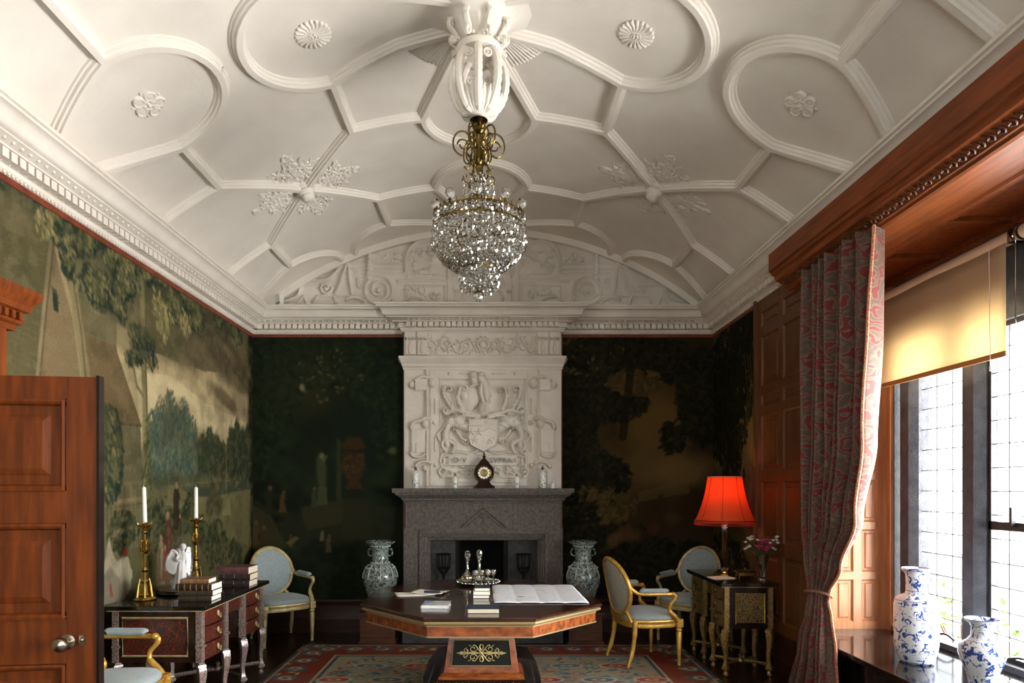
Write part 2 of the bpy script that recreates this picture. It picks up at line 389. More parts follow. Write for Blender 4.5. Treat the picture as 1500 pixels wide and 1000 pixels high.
# --- ribs: the pattern repeats about the hubs at y = 3.85 and y = 7.01
HY, P2 = 3.85, 3.16
g, q, t2 = .43, .98, 2.0
base = []   # quarter pattern in (|x|, dy) measured from the hub, 0 <= dy <= 1.58
base.append([(0.10, .12), (q * .5, g * .5), (q, g)]); base.append([(0.06, .14), (g * .5, q * .52), (g, 1.01)])
base.append(arc(q, 0, g, PI / 2, 0, 10)); base.append(arc(0, 1.01, g, 0, PI / 2, 10))
base.append([(g, 1.01), (q, 1.01), (q, g)]); base.append([(q, 1.01), (1.5, 1.58)]); base.append([(1.5, 1.58), (t2, 1.01), (t2, g)])
base.append([(t2, 1.01), (2.48, .98)]); base.append([(t2, g)] + [(t2 + (2.5 - t2) * k / 6, g - .30 * (k / 6) ** 1.2) for k in range(1, 7)])
base.append(arc(t2, 0, g, PI / 2, PI, 10))
RP = [(-.050, 0), (-.046, .012), (-.036, .014), (-.032, .03), (-.022, .034), (-.018, .048), (.018, .048), (.022, .034), (.032, .03), (.036, .014), (.046, .012), (.050, 0)]
rb = MB()
def rib(pts):
    P = []
    for i in range(len(pts) - 1):
        (xa, ya), (xb, yb) = pts[i], pts[i + 1]; n = max(1, int(abs(xb - xa) / .12))
        P += [(xa + (xb - xa) * k / n, ya + (yb - ya) * k / n) for k in range(n)]
    P.append(pts[-1]); P = [p for p in P if YF + .1 < p[1] < YB + .02]
    if len(P) < 2: return
    V = [Vector((XC + x, y, vz(XC + x))) for x, y in P]; rb.sweep(V, RP, [vn(v.x) for v in V])
for hub, sgs in ((HY, (1, -1)), (HY + P2, (-1,)), (HY - P2, (1, -1))):
    for sy in sgs:
        for sx in (-1, 1):
            for L_ in base: rib([(sx * x, hub + sy * y) for x, y in L_])
rb.build('ceiling_rib', M['plaster'], ceiling, smooth=40)
# --- roses, bosses, foliage sprays, all carved on small height fields laid on the vault
def on_vault(cv, name, cx, cy, parent=ceiling, thr=.0006, rot=0):
    """lays a relief (local metres) on the vault about (cx, cy)"""
    al = math.asin((cx) / RV)
    def fn(X, Y, H):
        aa = al + X / RV; Rr = RV - H + .0005
        return XC + Rr * np.sin(aa), cy + Y, ZC + Rr * np.cos(aa)
    k = cv.H > thr; kk = k.copy(); kk[1:] |= k[:-1]; kk[:-1] |= k[1:]; kk[:, 1:] |= k[:, :-1]; kk[:, :-1] |= k[:, 1:]
    cv.H[~k] = -.004
    return cv.mesh(fn, name, M['plaster'], parent, keep=kk)
def tudor_rose(flip=1):
    c = Canvas(-.115, .115, -.115, .115, .004)
    for k in range(5):
        a = 2 * PI * k / 5 + .3; c.dome(.062 * math.cos(a), .062 * math.sin(a), .036, .044, .016, a); c.ring(.064 * math.cos(a), .064 * math.sin(a), .03, .007, .02)
        c.dome(.03 * math.cos(a + .6), .03 * math.sin(a + .6), .017, .02, .022, a)
        c.leaf(.085 * math.cos(a + .63), .085 * math.sin(a + .63), .028, a + .63, .014)
    c.dome(0, 0, .016, .016, .032); return c
def whirl_rose():
    c = Canvas(-.115, .115, -.115, .115, .004)
    for k in range(20):
        a = 2 * PI * k / 20; c.st(spline([(.03 * math.cos(a), .03 * math.sin(a)), (.07 * math.cos(a + .2), .07 * math.sin(a + .2)), (.1 * math.cos(a + .15), .1 * math.sin(a + .15))], 5), .011, .018, .013)
    for k in range(5): a = 2 * PI * k / 5; c.dome(.014 * math.cos(a), .014 * math.sin(a), .01, .01, .03)
    c.ring(0, 0, .028, .007, .022); return c
for sx in (-1, 1):
    for yy in (HY, HY + P2 - .01):
        if yy < YB - .3: on_vault(tudor_rose(), 'ceiling_rose', sx * 1.98, yy)
    on_vault(whirl_rose(), 'ceiling_rose', sx * .98, HY)
def spray(seed):
    c = Canvas(-.56, .56, -.56, .56, .006); r = random.Random(seed)
    for k in range(4):
        a0 = k * PI / 2
        dx, dy = math.cos(a0), math.sin(a0)
        tip = (.44 * dx, .44 * dy); pts = spline([(.07 * dx, .07 * dy), (.24 * dx - .015 * dy, .24 * dy + .015 * dx), tip], 10); c.st(pts, .0055, .014, .004)
        for i, (px_, py_) in enumerate(pts[4::2]):
            for sg in (-1, 1): c.leaf(px_ - sg * .012 * dy, py_ + sg * .012 * dx, .055 + .06 * r.random(), a0 + sg * (.8 + .4 * r.random()), .015, -sg * 1.4)
        for sg in (-1, 1):
            for rr, off in ((.17, .10), (.28, .14), (.33, .07), (.22, .05)):
                cx_, cy_ = rr * dx - sg * off * dy, rr * dy + sg * off * dx
                c.scroll(cx_, cy_, .045, a0 + PI, sg * 1.1, .0075, .015)
                for j in range(7): a = a0 + r.uniform(-2.4, 2.4); c.leaf(cx_ + .04 * math.cos(a), cy_ + .04 * math.sin(a), .04 + .035 * r.random(), a, .015, r.uniform(-1, 1))
        for j in range(6): a = a0 + r.uniform(-.9, .9); c.leaf(tip[0], tip[1], .05 + .03 * r.random(), a, .014, r.uniform(-1, 1))
    return c
for sx in (-1, 1):
    al = sx * 1.505
    on_vault(spray(3 + sx), 'foliage_ornament', al, HY + P2 / 2)
    bb = MB(); bb.lathe([(.001, -.085), (.02, -.083), (.036, -.075), (.044, -.062), (.042, -.052), (.052, -.046), (.058, -.034), (.05, -.024), (.066, -.02), (.07, 0), (.066, .02)], 20)
    o = bb.build('ceiling_boss', M['plaster'], ceiling); o.location = (XC + al, HY + P2 / 2, vz(XC + al)); o.rotation_euler = (0, math.asin(al / RV), 0); o.scale = (1.25, 1.25, 1.5)
# shell fans round the hub
c = Canvas(-.62, .62, -.62, .62, .006)
for k in range(4):
    a0 = PI / 4 + k * PI / 2
    for j in range(-6, 7):
        a = a0 + j * .055
        c.st([(.10 * math.cos(a0 + j * .02), .10 * math.sin(a0 + j * .02)), (.52 * math.cos(a), .52 * math.sin(a))], .007, .02, .016)
on_vault(c, 'shell_ornament', 0, HY)

# ---- walls
def wall(name, x0, x1, y0, y1, z0, z1, m): b = MB(); b.box(x0, x1, y0, y1, z0, z1); return struct(b, name, m, smooth=0)
wall('wall_left', XL - .2, XL, YF - .2, YB, 0, 3.62, mat('olive_wall', (98, 92, 66), (80, 76, 52), 2, .85))
b = MB(); b.box(XL - .2, -.98, YB, YB + .2, 0, 4.6); b.box(.74, BAYX + .3, YB, YB + .2, 0, 4.6); b.box(-.98, .74, YB, YB + .2, 1.2, 4.6); b.box(-.98, .74, YB + .62, YB + .8, 0, 1.5)
b.box(-1.0, -.98, YB + .2, YB + .8, 0, 1.5); b.box(.74, .76, YB + .2, YB + .8, 0, 1.5); b.box(-1, .76, YB + .2, YB + .8, 1.2, 1.5)
struct(b, 'wall_back', [M['soot']], smooth=0)
b = MB(); b.box(XR, XR + .75, BAY1 + .02, YB, 0, 3.62); b.box(XR, XR + .75, YF, BAY0, 0, 3.62); struct(b, 'wall_right', M['oakpanel'], smooth=0)
b = MB(); b.box(XL - .2, -2.0, YF - .2, YF, 0, 4.6); b.box(1.4, BAYX + .3, YF - .2, YF, 0, 4.6); b.box(-2.0, 1.4, YF - .2, YF, 0, .7); b.box(-2.0, 1.4, YF - .2, YF, 3.1, 4.6)
struct(b, 'wall_rear', M['oakpanel'], smooth=0)
b = MB()
for x in (-2.0, -.87, .27, 1.4): b.box(x - .04, x + .04, YF - .14, YF - .06, .7, 3.1)
for z in (.7, 1.9, 3.1): b.box(-2.0, 1.4, YF - .14, YF - .06, z - .04, z + .04)
struct(b, 'window_2', M['white'])

# ---- cornice: profile (projection from wall, z) swept round the room
CP = [(0, 3.315), (.022, 3.318), (.026, 3.332), (.035, 3.337), (.04, 3.358), (.052, 3.362), (.055, 3.408), (.112, 3.412), (.115, 3.42), (.14, 3.43), (.158, 3.442),
      (.17, 3.444), (.172, 3.452), (.186, 3.456), (.2, 3.468), (.208, 3.49), (.222, 3.515), (.248, 3.532), (.262, 3.536), (.262, 3.552), (.276, 3.556), (.278, 3.575), (.20, 3.585), (.05, 3.59)]
CPU = [p for p in CP if p[1] > 3.43]
def cornice(path, prof, name, dent=True, caps=True):
    """path: floor points with the room on the left-hand side when walking"""
    k = len(path); rings = []
    for i in range(k):
        p = Vector(path[i]); d1 = (p - Vector(path[i - 1])).normalized() if i else None; d2 = (Vector(path[i + 1]) - p).normalized() if i < k - 1 else None
        d1 = d1 or d2; d2 = d2 or d1
        n1 = Vector((-d1.y, d1.x)); n2 = Vector((-d2.y, d2.x)); n = (n1 + n2).normalized(); sc = 1 / n.dot(n1)
        rings.append([(p.x + n.x * u * sc, p.y + n.y * u * sc, z) for u, z in prof])
    b = MB(); b.loft(rings, False)
    if caps:
        for r in (rings[0], rings[-1]): b.add(r + [(r[0][0], r[0][1], r[-1][2])], [tuple(range(len(r)))])
    if dent:
        for i in range(k - 1):
            a, c = Vector(path[i]), Vector(path[i + 1]); L_ = (c - a).length; d = (c - a).normalized(); n = Vector((-d.y, d.x)); ang = math.atan2(d.y, d.x)
            m0 = .03 if L_ > .3 else 0; nn = int((L_ - 2 * m0) / .062)
            for j in range(nn):
                p = a + d * (m0 + (j + .5) * (L_ - 2 * m0) / nn) + n * .078
                b.cbox((p.x, p.y, 3.3845), (.045, .052, .05), ang)
                p = a + d * (m0 + (j + .5) * (L_ - 2 * m0) / nn) + n * .142
                b.sphere((p.x, p.y, 3.432), .0135, 6, 4, 1, 1, .8)
            for j in range(nn * 2):                                    # small beads on the lowest band
                p = a + d * ((j + .5) * L_ / (nn * 2)) + n * .028; b.cbox((p.x, p.y, 3.325), (.018, .014, .014), ang)
    return struct(b, name, M['relief'], smooth=40)
OMX0, OMX1, OMY = -.98, .755, 7.0
cornice([(XR, 5.12), (XR, YB), (OMX1, YB), (OMX1, OMY), (OMX0, OMY), (OMX0, YB), (XL, YB), (XL, YF)], CP, 'trim_1')
cornice([(XR, YF), (XR, 5.12)], CPU, 'trim_2', dent=False)
# red-brown fillet under the cornice
b = MB(); b.box(XL, XL + .018, YF, YB, 3.28, 3.318); b.box(XL, OMX0, YB - .018, YB, 3.285, 3.318); b.box(OMX1, XR, YB - .018, YB, 3.285, 3.318); b.box(XR - .018, XR, 5.9, YB, 3.285, 3.318)
b.box(OMX0 - .02, OMX0, YB - .02, YB, .36, 3.3); b.box(OMX1, OMX1 + .02, YB - .02, YB, .36, 3.3)
struct(b, 'trim_3', mat('red_fillet', (126, 58, 34), (96, 42, 24), 12, .5), smooth=0)

# ---- skirting / dado
def skirt(name, x0, x1, y0, y1, axis):
    b = MB(); n = Vector((1, 0)) if axis == 'l' else Vector((-1, 0)) if axis == 'r' else Vector((0, -1))
    pr = [(0, 0), (.035, 0), (.035, .14), (.025, .15), (.018, .17), (.018, .30), (.03, .315), (.034, .345), (.02, .36), (0, .362)]
    rings = [[(x + n.x * u, y + n.y * u, z) for u, z in pr] for x, y in ((x0, y0), (x1, y1))]
    b.loft(rings, False); [b.add(r, [tuple(range(len(r)))]) for r in rings]
    return struct(b, name, M['skirting'])
skirt('baseboard_left', XL, XL, YF, YB, 'l'); skirt('baseboard_back', XL, OMX0, YB, YB, 'b')
skirt('baseboard_back', OMX1, XR, YB, YB, 'b'); skirt('baseboard_right', XR, XR, BAY1 + .02, YB, 'r')

# ---- lunette relief on the end wall
c = Canvas(-2.5, 2.5, 3.5, 4.50, .0075); rr = random.Random(5)
def both(fn):
    for s_ in (-1, 1): fn(s_)
def lun(s_):
    S = lambda pts: [(s_ * x, y) for x, y in pts]
    c.scroll(s_ * 1.16, 3.80, .14, (0 if s_ > 0 else PI) - .5 * s_, -1.6 * s_, .026, .035)
    c.ring(s_ * 1.16, 3.80, .155, .014, .03)
    c.st(S(spline([(1.02, 3.74), (.98, 3.62), (1.08, 3.60), (1.2, 3.61), (1.32, 3.66)], 6)), .02, .03)
    c.st(S(spline([(1.30, 3.68), (1.42, 3.72), (1.52, 3.70)], 5)), .02, .03)
    for y in (3.74, 3.635): c.st(S([(1.32, y), (1.62, y)]), .012, .022)
    # herm / baluster and cornice blocks
    c.st(S([(.86, 4.10), (1.52, 4.10)]), .012, .03); c.st(S([(.86, 4.04), (1.48, 4.04)]), .010, .024); c.st(S([(.86, 4.0), (1.42, 4.0)]), .008, .02)
    c.slab(S([(1.23, 3.92), (1.29, 3.92), (1.27, 4.23), (1.24, 4.23)]), .04)
    for k in range(6): c.dome(s_ * 1.255, 3.96 + .045 * k, .035, .014, .05)
    c.dome(s_ * 1.255, 4.26, .025, .03, .05)
    c.st(S([(1.50, 4.12), (1.56, 3.98), (1.60, 3.84), (1.64, 3.76)]), .014, .03); c.st(S([(1.50, 4.12), (1.48, 3.9), (1.46, 3.76)]), .012, .03)
    for k in range(5): c.leaf(s_ * 1.40, 3.94 - .02 * k, .07, (PI * .5 + s_ * (1.9 + .15 * k)), .024)
    # descending volutes to the corner
    c.scroll(s_ * 1.75, 3.83, .075, 0 if s_ < 0 else PI, 1.4 * s_, .018, .03)
    c.st(S(spline([(1.55, 4.12), (1.62, 4.02), (1.72, 3.93), (1.84, 3.91), (1.95, 3.91), (2.02, 3.84), (2.06, 3.74), (2.14, 3.70), (2.22, 3.68)], 6)), .018, .032)
    c.st(S([(1.82, 3.86), (2.0, 3.86)]), .012, .026); c.st(S([(1.62, 3.62), (1.66, 3.74), (1.84, 3.74), (1.90, 3.62)]), .012, .026)
    c.st(S([(1.95, 3.62), (2.0, 3.74), (2.10, 3.62)]), .010, .02)
    for k in range(16):
        t = k / 15; x = 1.62 + .66 * t; y = 4.10 - .36 * t + .03 * math.sin(k * 2.1); c.leaf(s_ * x, y, .075, PI / 2 - s_ * (.9 + 1.2 * rr.random() - .6), .024, rr.uniform(-1.2, 1.2))
    c.scroll(s_ * 2.28, 3.67, .04, 0, 1.3 * s_, .012, .02); c.scroll(s_ * 1.72, 4.06, .045, 0, -1.3 * s_, .012, .024)
    # big arch volute with foliage and a dolphin shape
    c.st(S(spline([(.86, 4.02), (.855, 4.16), (.80, 4.28), (.68, 4.35), (.55, 4.33), (.49, 4.26), (.53, 4.20), (.60, 4.22)], 8)), .02, .034)
    for k in range(26): c.leaf(s_ * rr.uniform(.56, .80), rr.uniform(4.0, 4.26), .055, rr.random() * 2 * PI, .022, rr.uniform(-1.4, 1.4))
    c.dome(s_ * .34, 4.16, .13, .065, .034, -s_ * .5)
    for k in range(6): c.leaf(s_ * (.42 - .04 * k), 4.2 + .012 * k, .10, PI / 2 + s_ * .5, .042)
    c.st(S([(.36, 4.08), (.34, 4.0), (.32, 3.96)]), .012, .03); c.st(S(spline([(.46, 4.22), (.54, 4.18), (.58, 4.14)], 4)), .012, .03)
    # rectangular strapwork
    for x0, x1, y0, y1 in ((.42, .86, 3.60, 3.86), (.42, .84, 3.95, 3.97), (.0, .30, 4.0, 4.01)):
        c.st(S([(x0, y0), (x1, y0), (x1, y1), (x0, y1), (x0, y0)]), .010, .022)
    c.slab(S([(.32, 3.52), (.40, 3.52), (.40, 4.10), (.32, 4.10)]), .018); c.st(S(spline([(.30, 4.08), (.36, 4.15), (.42, 4.08)], 5)), .018, .03)
    c.st(S([(.40, 3.91), (.95, 3.91)]), .016, .022)
    for k in range(6): c.dome(s_ * (.50 + .05 * k), 3.975, .02, .014, .03)
    c.scroll(s_ * .55, 3.76, .06, 0, 1.2 * s_, .011, .022); c.st(S([(.68, 3.60), (.66, 3.70), (.80, 3.74), (.92, 3.66)]), .013, .026)
    for k in range(9): c.leaf(s_ * rr.uniform(.64, .84), rr.uniform(3.74, 3.84), .06, rr.random() * 6.3, .02, rr.uniform(-1, 1))
    for k in range(10): c.leaf(s_ * rr.uniform(.9, 1.15), rr.uniform(4.12, 4.24), .05, rr.random() * 6.3, .02, rr.uniform(-1, 1))
    for k in range(8): c.leaf(s_ * rr.uniform(.05, .5), 4.36 + rr.uniform(-.02, .03), .06, rr.random() * 6.3, .02, rr.uniform(-1, 1))
    # central cartouche
    c.st(S([(.0, 3.84), (.14, 3.84), (.20, 3.79), (.22, 3.72), (.20, 3.65), (.14, 3.59), (0, 3.59)]), .016, .022)
    for (x, y, a) in ((.22, 3.86, .9), (.29, 3.80, .2), (.29, 3.66, -.3), (.22, 3.58, -.9), (.1, 3.88, 1.6), (.1, 3.56, -1.6)):
        c.leaf(s_ * x, y, .08, a if s_ > 0 else PI - a, .03, s_ * .8); c.dome(s_ * x, y, .03, .025, .036)
both(lun)
rrim = np.hypot(c.X, (c.Y + (RV - RISE - ZS))) ; kz = c.Y < (ZC + np.sqrt(np.maximum(RV ** 2 - c.X ** 2, 0))) + .02
c.H += (fbm(c.X, c.Y, 20, 9) - .5) * .003
c.mesh(lambda X, Y, H: (XC + X, YB - .012 - H * 1.6, Y), 'lunette_relief', M['relief'], ceiling, keep=kz)
# rim moulding along the lunette
rm = MB(); P = [(x, 0) for x in np.linspace(-2.47, 2.47, 60)]
V = [Vector((XC + x, YB - .03, vz(XC + x))) for x, _ in P]; rm.sweep(V, [(-.05, 0), (-.05, .03), (-.02, .06), (.02, .07), (.06, .07), (.06, 0)], [vn(v.x) for v in V])
rm.build('ceiling_rib', M['plaster'], ceiling)

# ================================================================ WINDOW BAY (right wall)
b = MB(); b.box(BAYX, BAYX + .3, BAY0, BAY1 + .4, 0, .46); b.box(BAYX, BAYX + .3, BAY0, BAY1 + .4, 2.66, 4.6); b.box(BAYX + .0, BAYX + .3, BAY1 - .06, BAY1 + .4, .4, 2.7); b.box(BAYX, BAYX + .3, YF, BAY0 + .1, 0, 4.6)
struct(b, 'wall_right', M['mullion'], smooth=0)
win = MB()
MY = [4.94 - .66 * k for k in range(7)]
for y in MY:
    win.prism([(BAYX - .02, y - .05), (BAYX + .03, y - .095), (BAYX + .11, y - .095), (BAYX + .15, y - .04), (BAYX + .15, y + .04), (BAYX + .11, y + .095), (BAYX + .03, y + .095), (BAYX - .02, y + .05)], .44, 2.68)
win.box(BAYX - .02, BAYX + .2, BAY0, BAY1, .44, .50)
window = struct(win, 'window_1', M['mullion'], smooth=0)
for i in range(6):
    ya, yb = MY[i + 1] + .09, MY[i] - .09
    b = MB(); nx, nz = 3, 14
    for k in range(1, nx): y = ya + (yb - ya) * k / nx; b.box(BAYX + .058, BAYX + .066, y - .0025, y + .0025, .5, 2.66)
    for k in range(1, nz): z = .5 + 2.16 * k / nz; b.box(BAYX + .058, BAYX + .066, ya, yb, z - .0025, z + .0025)
    b.build('leading', M['lead'], window, smooth=0)
    b = MB(); b.box(BAYX + .0605, BAYX + .0635, ya, yb, .5, 2.66); b.build('pane', M['pane'], window, smooth=0)
    if i % 2 == 1:                                        # opening iron casement with a transom bar
        b = MB()
        for y0, y1, z0, z1 in ((ya, ya + .03, .5, 2.66), (yb - .03, yb, .5, 2.66), (ya, yb, .5, .53), (ya, yb, 1.33, 1.385), (ya, yb, 2.63, 2.66)): b.box(BAYX + .045, BAYX + .08, y0, y1, z0, z1)
        b.cbox((BAYX + .03, (ya + yb) / 2 + .02, 1.42), (.03, .02, .12)); b.build('casement_frame', M['lead'], window, smooth=0)
    if i in (0, 1, 2, 3):
        b = MB(); b.tube(spline([(BAYX + .03, ya + .1, .53), (BAYX + .01, ya + .16, .56), (BAYX - .01, ya + .24, .54), (BAYX + .02, ya + .28, .53)], 5), .008, 6); b.build('window_stay', M['lead'], window)
# outside: paving and shrubs against the light
b = MB(); b.box(BAYX + .3, 16, -6, 18, -.3, -.25); struct(b, 'terrain', mat('outside_paving', (190, 190, 180), (165, 168, 158), 2, .9))
def shrub(x, y, s, lab):
    r = random.Random(int(y * 10)); b = MB()
    for k in range(420):
        th = r.random() * 2 * PI; ph = math.acos(r.uniform(-.2, 1)); R_ = s * r.uniform(.55, 1)
        c = Vector((R_ * math.sin(ph) * math.cos(th), R_ * math.sin(ph) * math.sin(th), .15 + 1.15 * R_ * math.cos(ph))); a = Vector((r.uniform(-1, 1), r.uniform(-1, 1), r.uniform(-.4, 1))).normalized()
        d = a.orthogonal().normalized() * .022; e = a * .05
        b.add([c - e, c + d, c + e, c - d], [(0, 1, 2, 3)])
    t = thing('garden_shrub', (x, y, -.25), lab, 'shrub'); b.build('foliage', mat('shrub_leaf', (120, 150, 90), (88, 118, 62), 4, .7), t)
    b = MB(); [b.tube([(0, 0, 0), (.1 * math.cos(k), .1 * math.sin(k), .35), (.3 * math.cos(k) * s, .3 * math.sin(k) * s, .8 * s)], [.02, .014, .006], 6) for k in range(5)]; b.build('stem', M['oakdark'], t)
shrub(4.45, 6.0, .75, 'pale green garden shrub outside the window behind the tall blue and white vase')
shrub(4.6, 4.7, .55, 'low garden shrub outside the window behind the small blue and white vase')

# far reveal of the bay: small square panels
PX = [2.48, 2.56, 2.70, 2.774, 2.924, 2.99, 3.118, 3.19]
PZ = [.46] + [v for k in range(7) for v in (.487 + .405 * k + .03, .487 + .405 * (k + 1) - .03)] + [3.30]
def panelled(name, horiz, rails, fixed, m, th=.022, dirn=-1, axis='y', bev=.006):
    """horiz: [(a0,a1) panel columns], rails: [(z0,z1) panel rows]; frame of stiles and rails proud of sunk panels"""
    b = MB(); A0, A1 = horiz[0], horiz[-1]; Z0, Z1 = rails[0], rails[-1]
    def bx(a0, a1, z0, z1, d0, d1):
        d0, d1 = sorted((fixed + dirn * d0, fixed + dirn * d1))
        if axis == 'y': b.box(a0, a1, d0, d1, z0, z1)
        else: b.box(d0, d1, a0, a1, z0, z1)
    bx(A0, A1, Z0, Z1, 0, .006)
    cols = [(horiz[i], horiz[i + 1]) for i in range(1, len(horiz) - 1, 2)]; rows = [(rails[i], rails[i + 1]) for i in range(1, len(rails) - 1, 2)]
    for i in range(0, len(horiz), 2): bx(horiz[i], horiz[i + 1], Z0, Z1, 0, th)
    for i in range(0, len(rails), 2):
        for c0, c1 in cols: bx(c0, c1, rails[i], rails[i + 1], 0, th)
    def fr(a0, a1, z0, z1, w, d0, d1):                       # moulded inner edge and raised field
        P = []
        for (u, dd) in ((0, d0), (w, d1)): P.append([(a0 + u, z0 + u, dd), (a1 - u, z0 + u, dd), (a1 - u, z1 - u, dd), (a0 + u, z1 - u, dd)])
        rg = [[((a, fixed + dirn * d, z) if axis == 'y' else (fixed + dirn * d, a, z)) for a, z, d in p] for p in P]; b.loft(rg, True, False); return rg[-1]
    for c0, c1 in cols:
        for r0, r1 in rows:
            fr(c0, c1, r0, r1, .014, th, .007); q_ = .045 if (c1 - c0) > .2 else .028
            top = fr(c0 + q_, c1 - q_, r0 + q_, r1 - q_, .012, .006, .014); b.add(top, [(0, 1, 2, 3)])
    return b
b = panelled('', PX, PZ, BAY1 + .02, M['oaklight']); b.box(XR, BAYX, BAY1 + .02, BAY1 + .06, .4, 3.24); b.box(3.19, 3.23, BAY1 - .05, BAY1 + .03, .46, 3.24)
struct(b, 'panelling_wall_bay', M['oaklight'], smooth=0).name = 'wall_bay'
# panelling on the wall between tapestry and bay
b = panelled('', [4.90, 5.02, 5.36, 5.44, 5.79, 5.875], [.36, .46, 1.02, 1.13, 1.66, 1.76, 2.26, 2.34, 2.45, 2.53, 2.98, 3.06, 3.2, 3.32][:14], XR, M['oakpanel'], axis='x')
b.box(XR - .05, XR - .0, 5.865, 5.90, .0, 3.33); b.box(XR + .0, XR + .07, 4.90, BAY1 + .06, 0, 3.24)
struct(b, 'wall_panelling', M['oakpanel'], smooth=0).name = 'wall_right_panelling'
# beam over the bay opening, carved, with panelled soffit
bp = [(2.245, 3.45), (2.245, 3.36), (2.262, 3.352), (2.268, 3.33), (2.285, 3.325), (2.295, 3.315), (2.300, 3.285), (2.318, 3.278), (2.372, 3.245), (2.376, 3.232), (2.395, 3.228), (2.40, 3.215), (2.42, 3.21), (2.60, 3.21), (2.62, 3.235), (2.72, 3.235), (2.74, 3.222), (2.76, 3.222), (2.765, 3.25)]
b = MB(); b.loft([[(x, y, z) for x, z in bp + [(2.765, 3.5), (2.245, 3.5)]] for y in (YF, BAY1 + .02)], True, True)
beam = struct(b, 'beam_trim', M['beam'], smooth=0); beam.name = 'trim_4'
b = MB(); r = random.Random(3)
for k in range(74):                                     # carved leaf repeat along the sloping band
    y = BAY1 - .02 - k * .062
    if y < YF: break
    b.lathe([(.001, .014), (.016, .008), (.022, 0)], 6, (0, 0, 0)) if False else None
    P = spline([(2.322, y, 3.272), (2.340, y - .022, 3.259), (2.352, y - .008, 3.252), (2.368, y - .026, 3.243)], 4); b.tube(P, [.004 + .005 * math.sin(PI * i / (len(P) - 1)) for i in range(len(P))], 5)
    P = spline([(2.368, y - .03, 3.243), (2.35, y - .046, 3.253), (2.33, y - .035, 3.264)], 4); b.tube(P, .006, 5)
b.build('carving', M['oakdark'], beam)
b = MB(); b.box(2.765, BAYX + .02, BAY0, BAY1 + .05, 3.25, 3.3)
yy = BAY1
while yy > BAY0:
    b.box(2.765, BAYX, yy - .05, yy, 3.225, 3.25); yy -= .62
b.box(3.16, BAYX, BAY0, BAY1, 3.215, 3.25); b.box(2.765, 2.80, BAY0, BAY1, 3.228, 3.25)
struct(b, 'bay_ceiling', M['oak'], smooth=0).name = 'ceiling_bay'
# window seat with black polished top
b = MB(); b.box(2.50, BAYX, BAY0, BAY1, 0, .415); struct(b, 'window_seat_base', M['black'], smooth=0).name = 'trim_5'
b = MB(); b.box(2.455, BAYX + .0, BAY0, BAY1 + .02, .42, .46); o = b.build('window_seat', M['black'], smooth=0, bevel=.006)
tag(o, 'long black polished window seat board running under the window', 'window seat')

# ---- roller blind
t = thing('roller_blind', (3.10, 0, 3.10), 'cream roller blind pulled half down over the top of the window', 'blind')
by0, by1 = 3.80, 5.06
b = MB(); b.tube([(0, by0 - .03, 0), (0, by1, 0)], .042, 18); b.build('roller', mat('blind_roller', (214, 196, 168), None, rough=.6), t)
b = MB(); b.grid(lambda u, v: (-.03 + .003 * math.sin(u * 9), by0 + (by1 - by0) * u, -.02 - .66 * v), 20, 8)
o = b.build('blind_fabric', emission_cloth('blind_cloth', (216, 198, 164), .5), t); s_ = o.modifiers.new('th', 'SOLIDIFY'); s_.thickness = .001
b = MB(); b.box(-.036, -.024, by0, by1, -.71, -.675); b.build('bottom_bar', mat('blind_bar', (150, 110, 62), None, rough=.5), t, smooth=0, bevel=.003)
for y in (by0 - .035, by1 + .005):
    b = MB(); b.box(-.05, .11, y - .012, y, -.05, .05); b.tube([(0, y - .02, 0), (0, y + .01, 0)], .03, 14); b.build('bracket', M['silver'], t)
b = MB(); b.tube([(-.045, by0 + .11, -.02), (-.045, by0 + .10, -.75)], .0025, 6); b.tube([(-.045, by0 + .10, -.75), (-.045, by0 + .10, -.78)], .006, 6)
b.build('cord', M['white'], t)
t = thing('roller_blind', (3.10, 0, 3.10), 'rolled up blind with a hanging chain beside the cream blind, at the picture edge', 'blind')
b = MB(); b.tube([(0, 2.2, 0), (0, 3.70, 0)], .042, 18); b.build('roller', MATS['blind_roller'], t)
b = MB(); b.box(-.05, .11, 3.71, 3.722, -.05, .05); b.tube([(0, 3.69, 0), (0, 3.735, 0)], .03, 14); b.build('bracket', M['silver'], t)
b = MB(); b.tube([(-.03, 3.73, -.02), (-.03, 3.73, -.62)], .003, 6); b.build('chain', M['silver'], t)

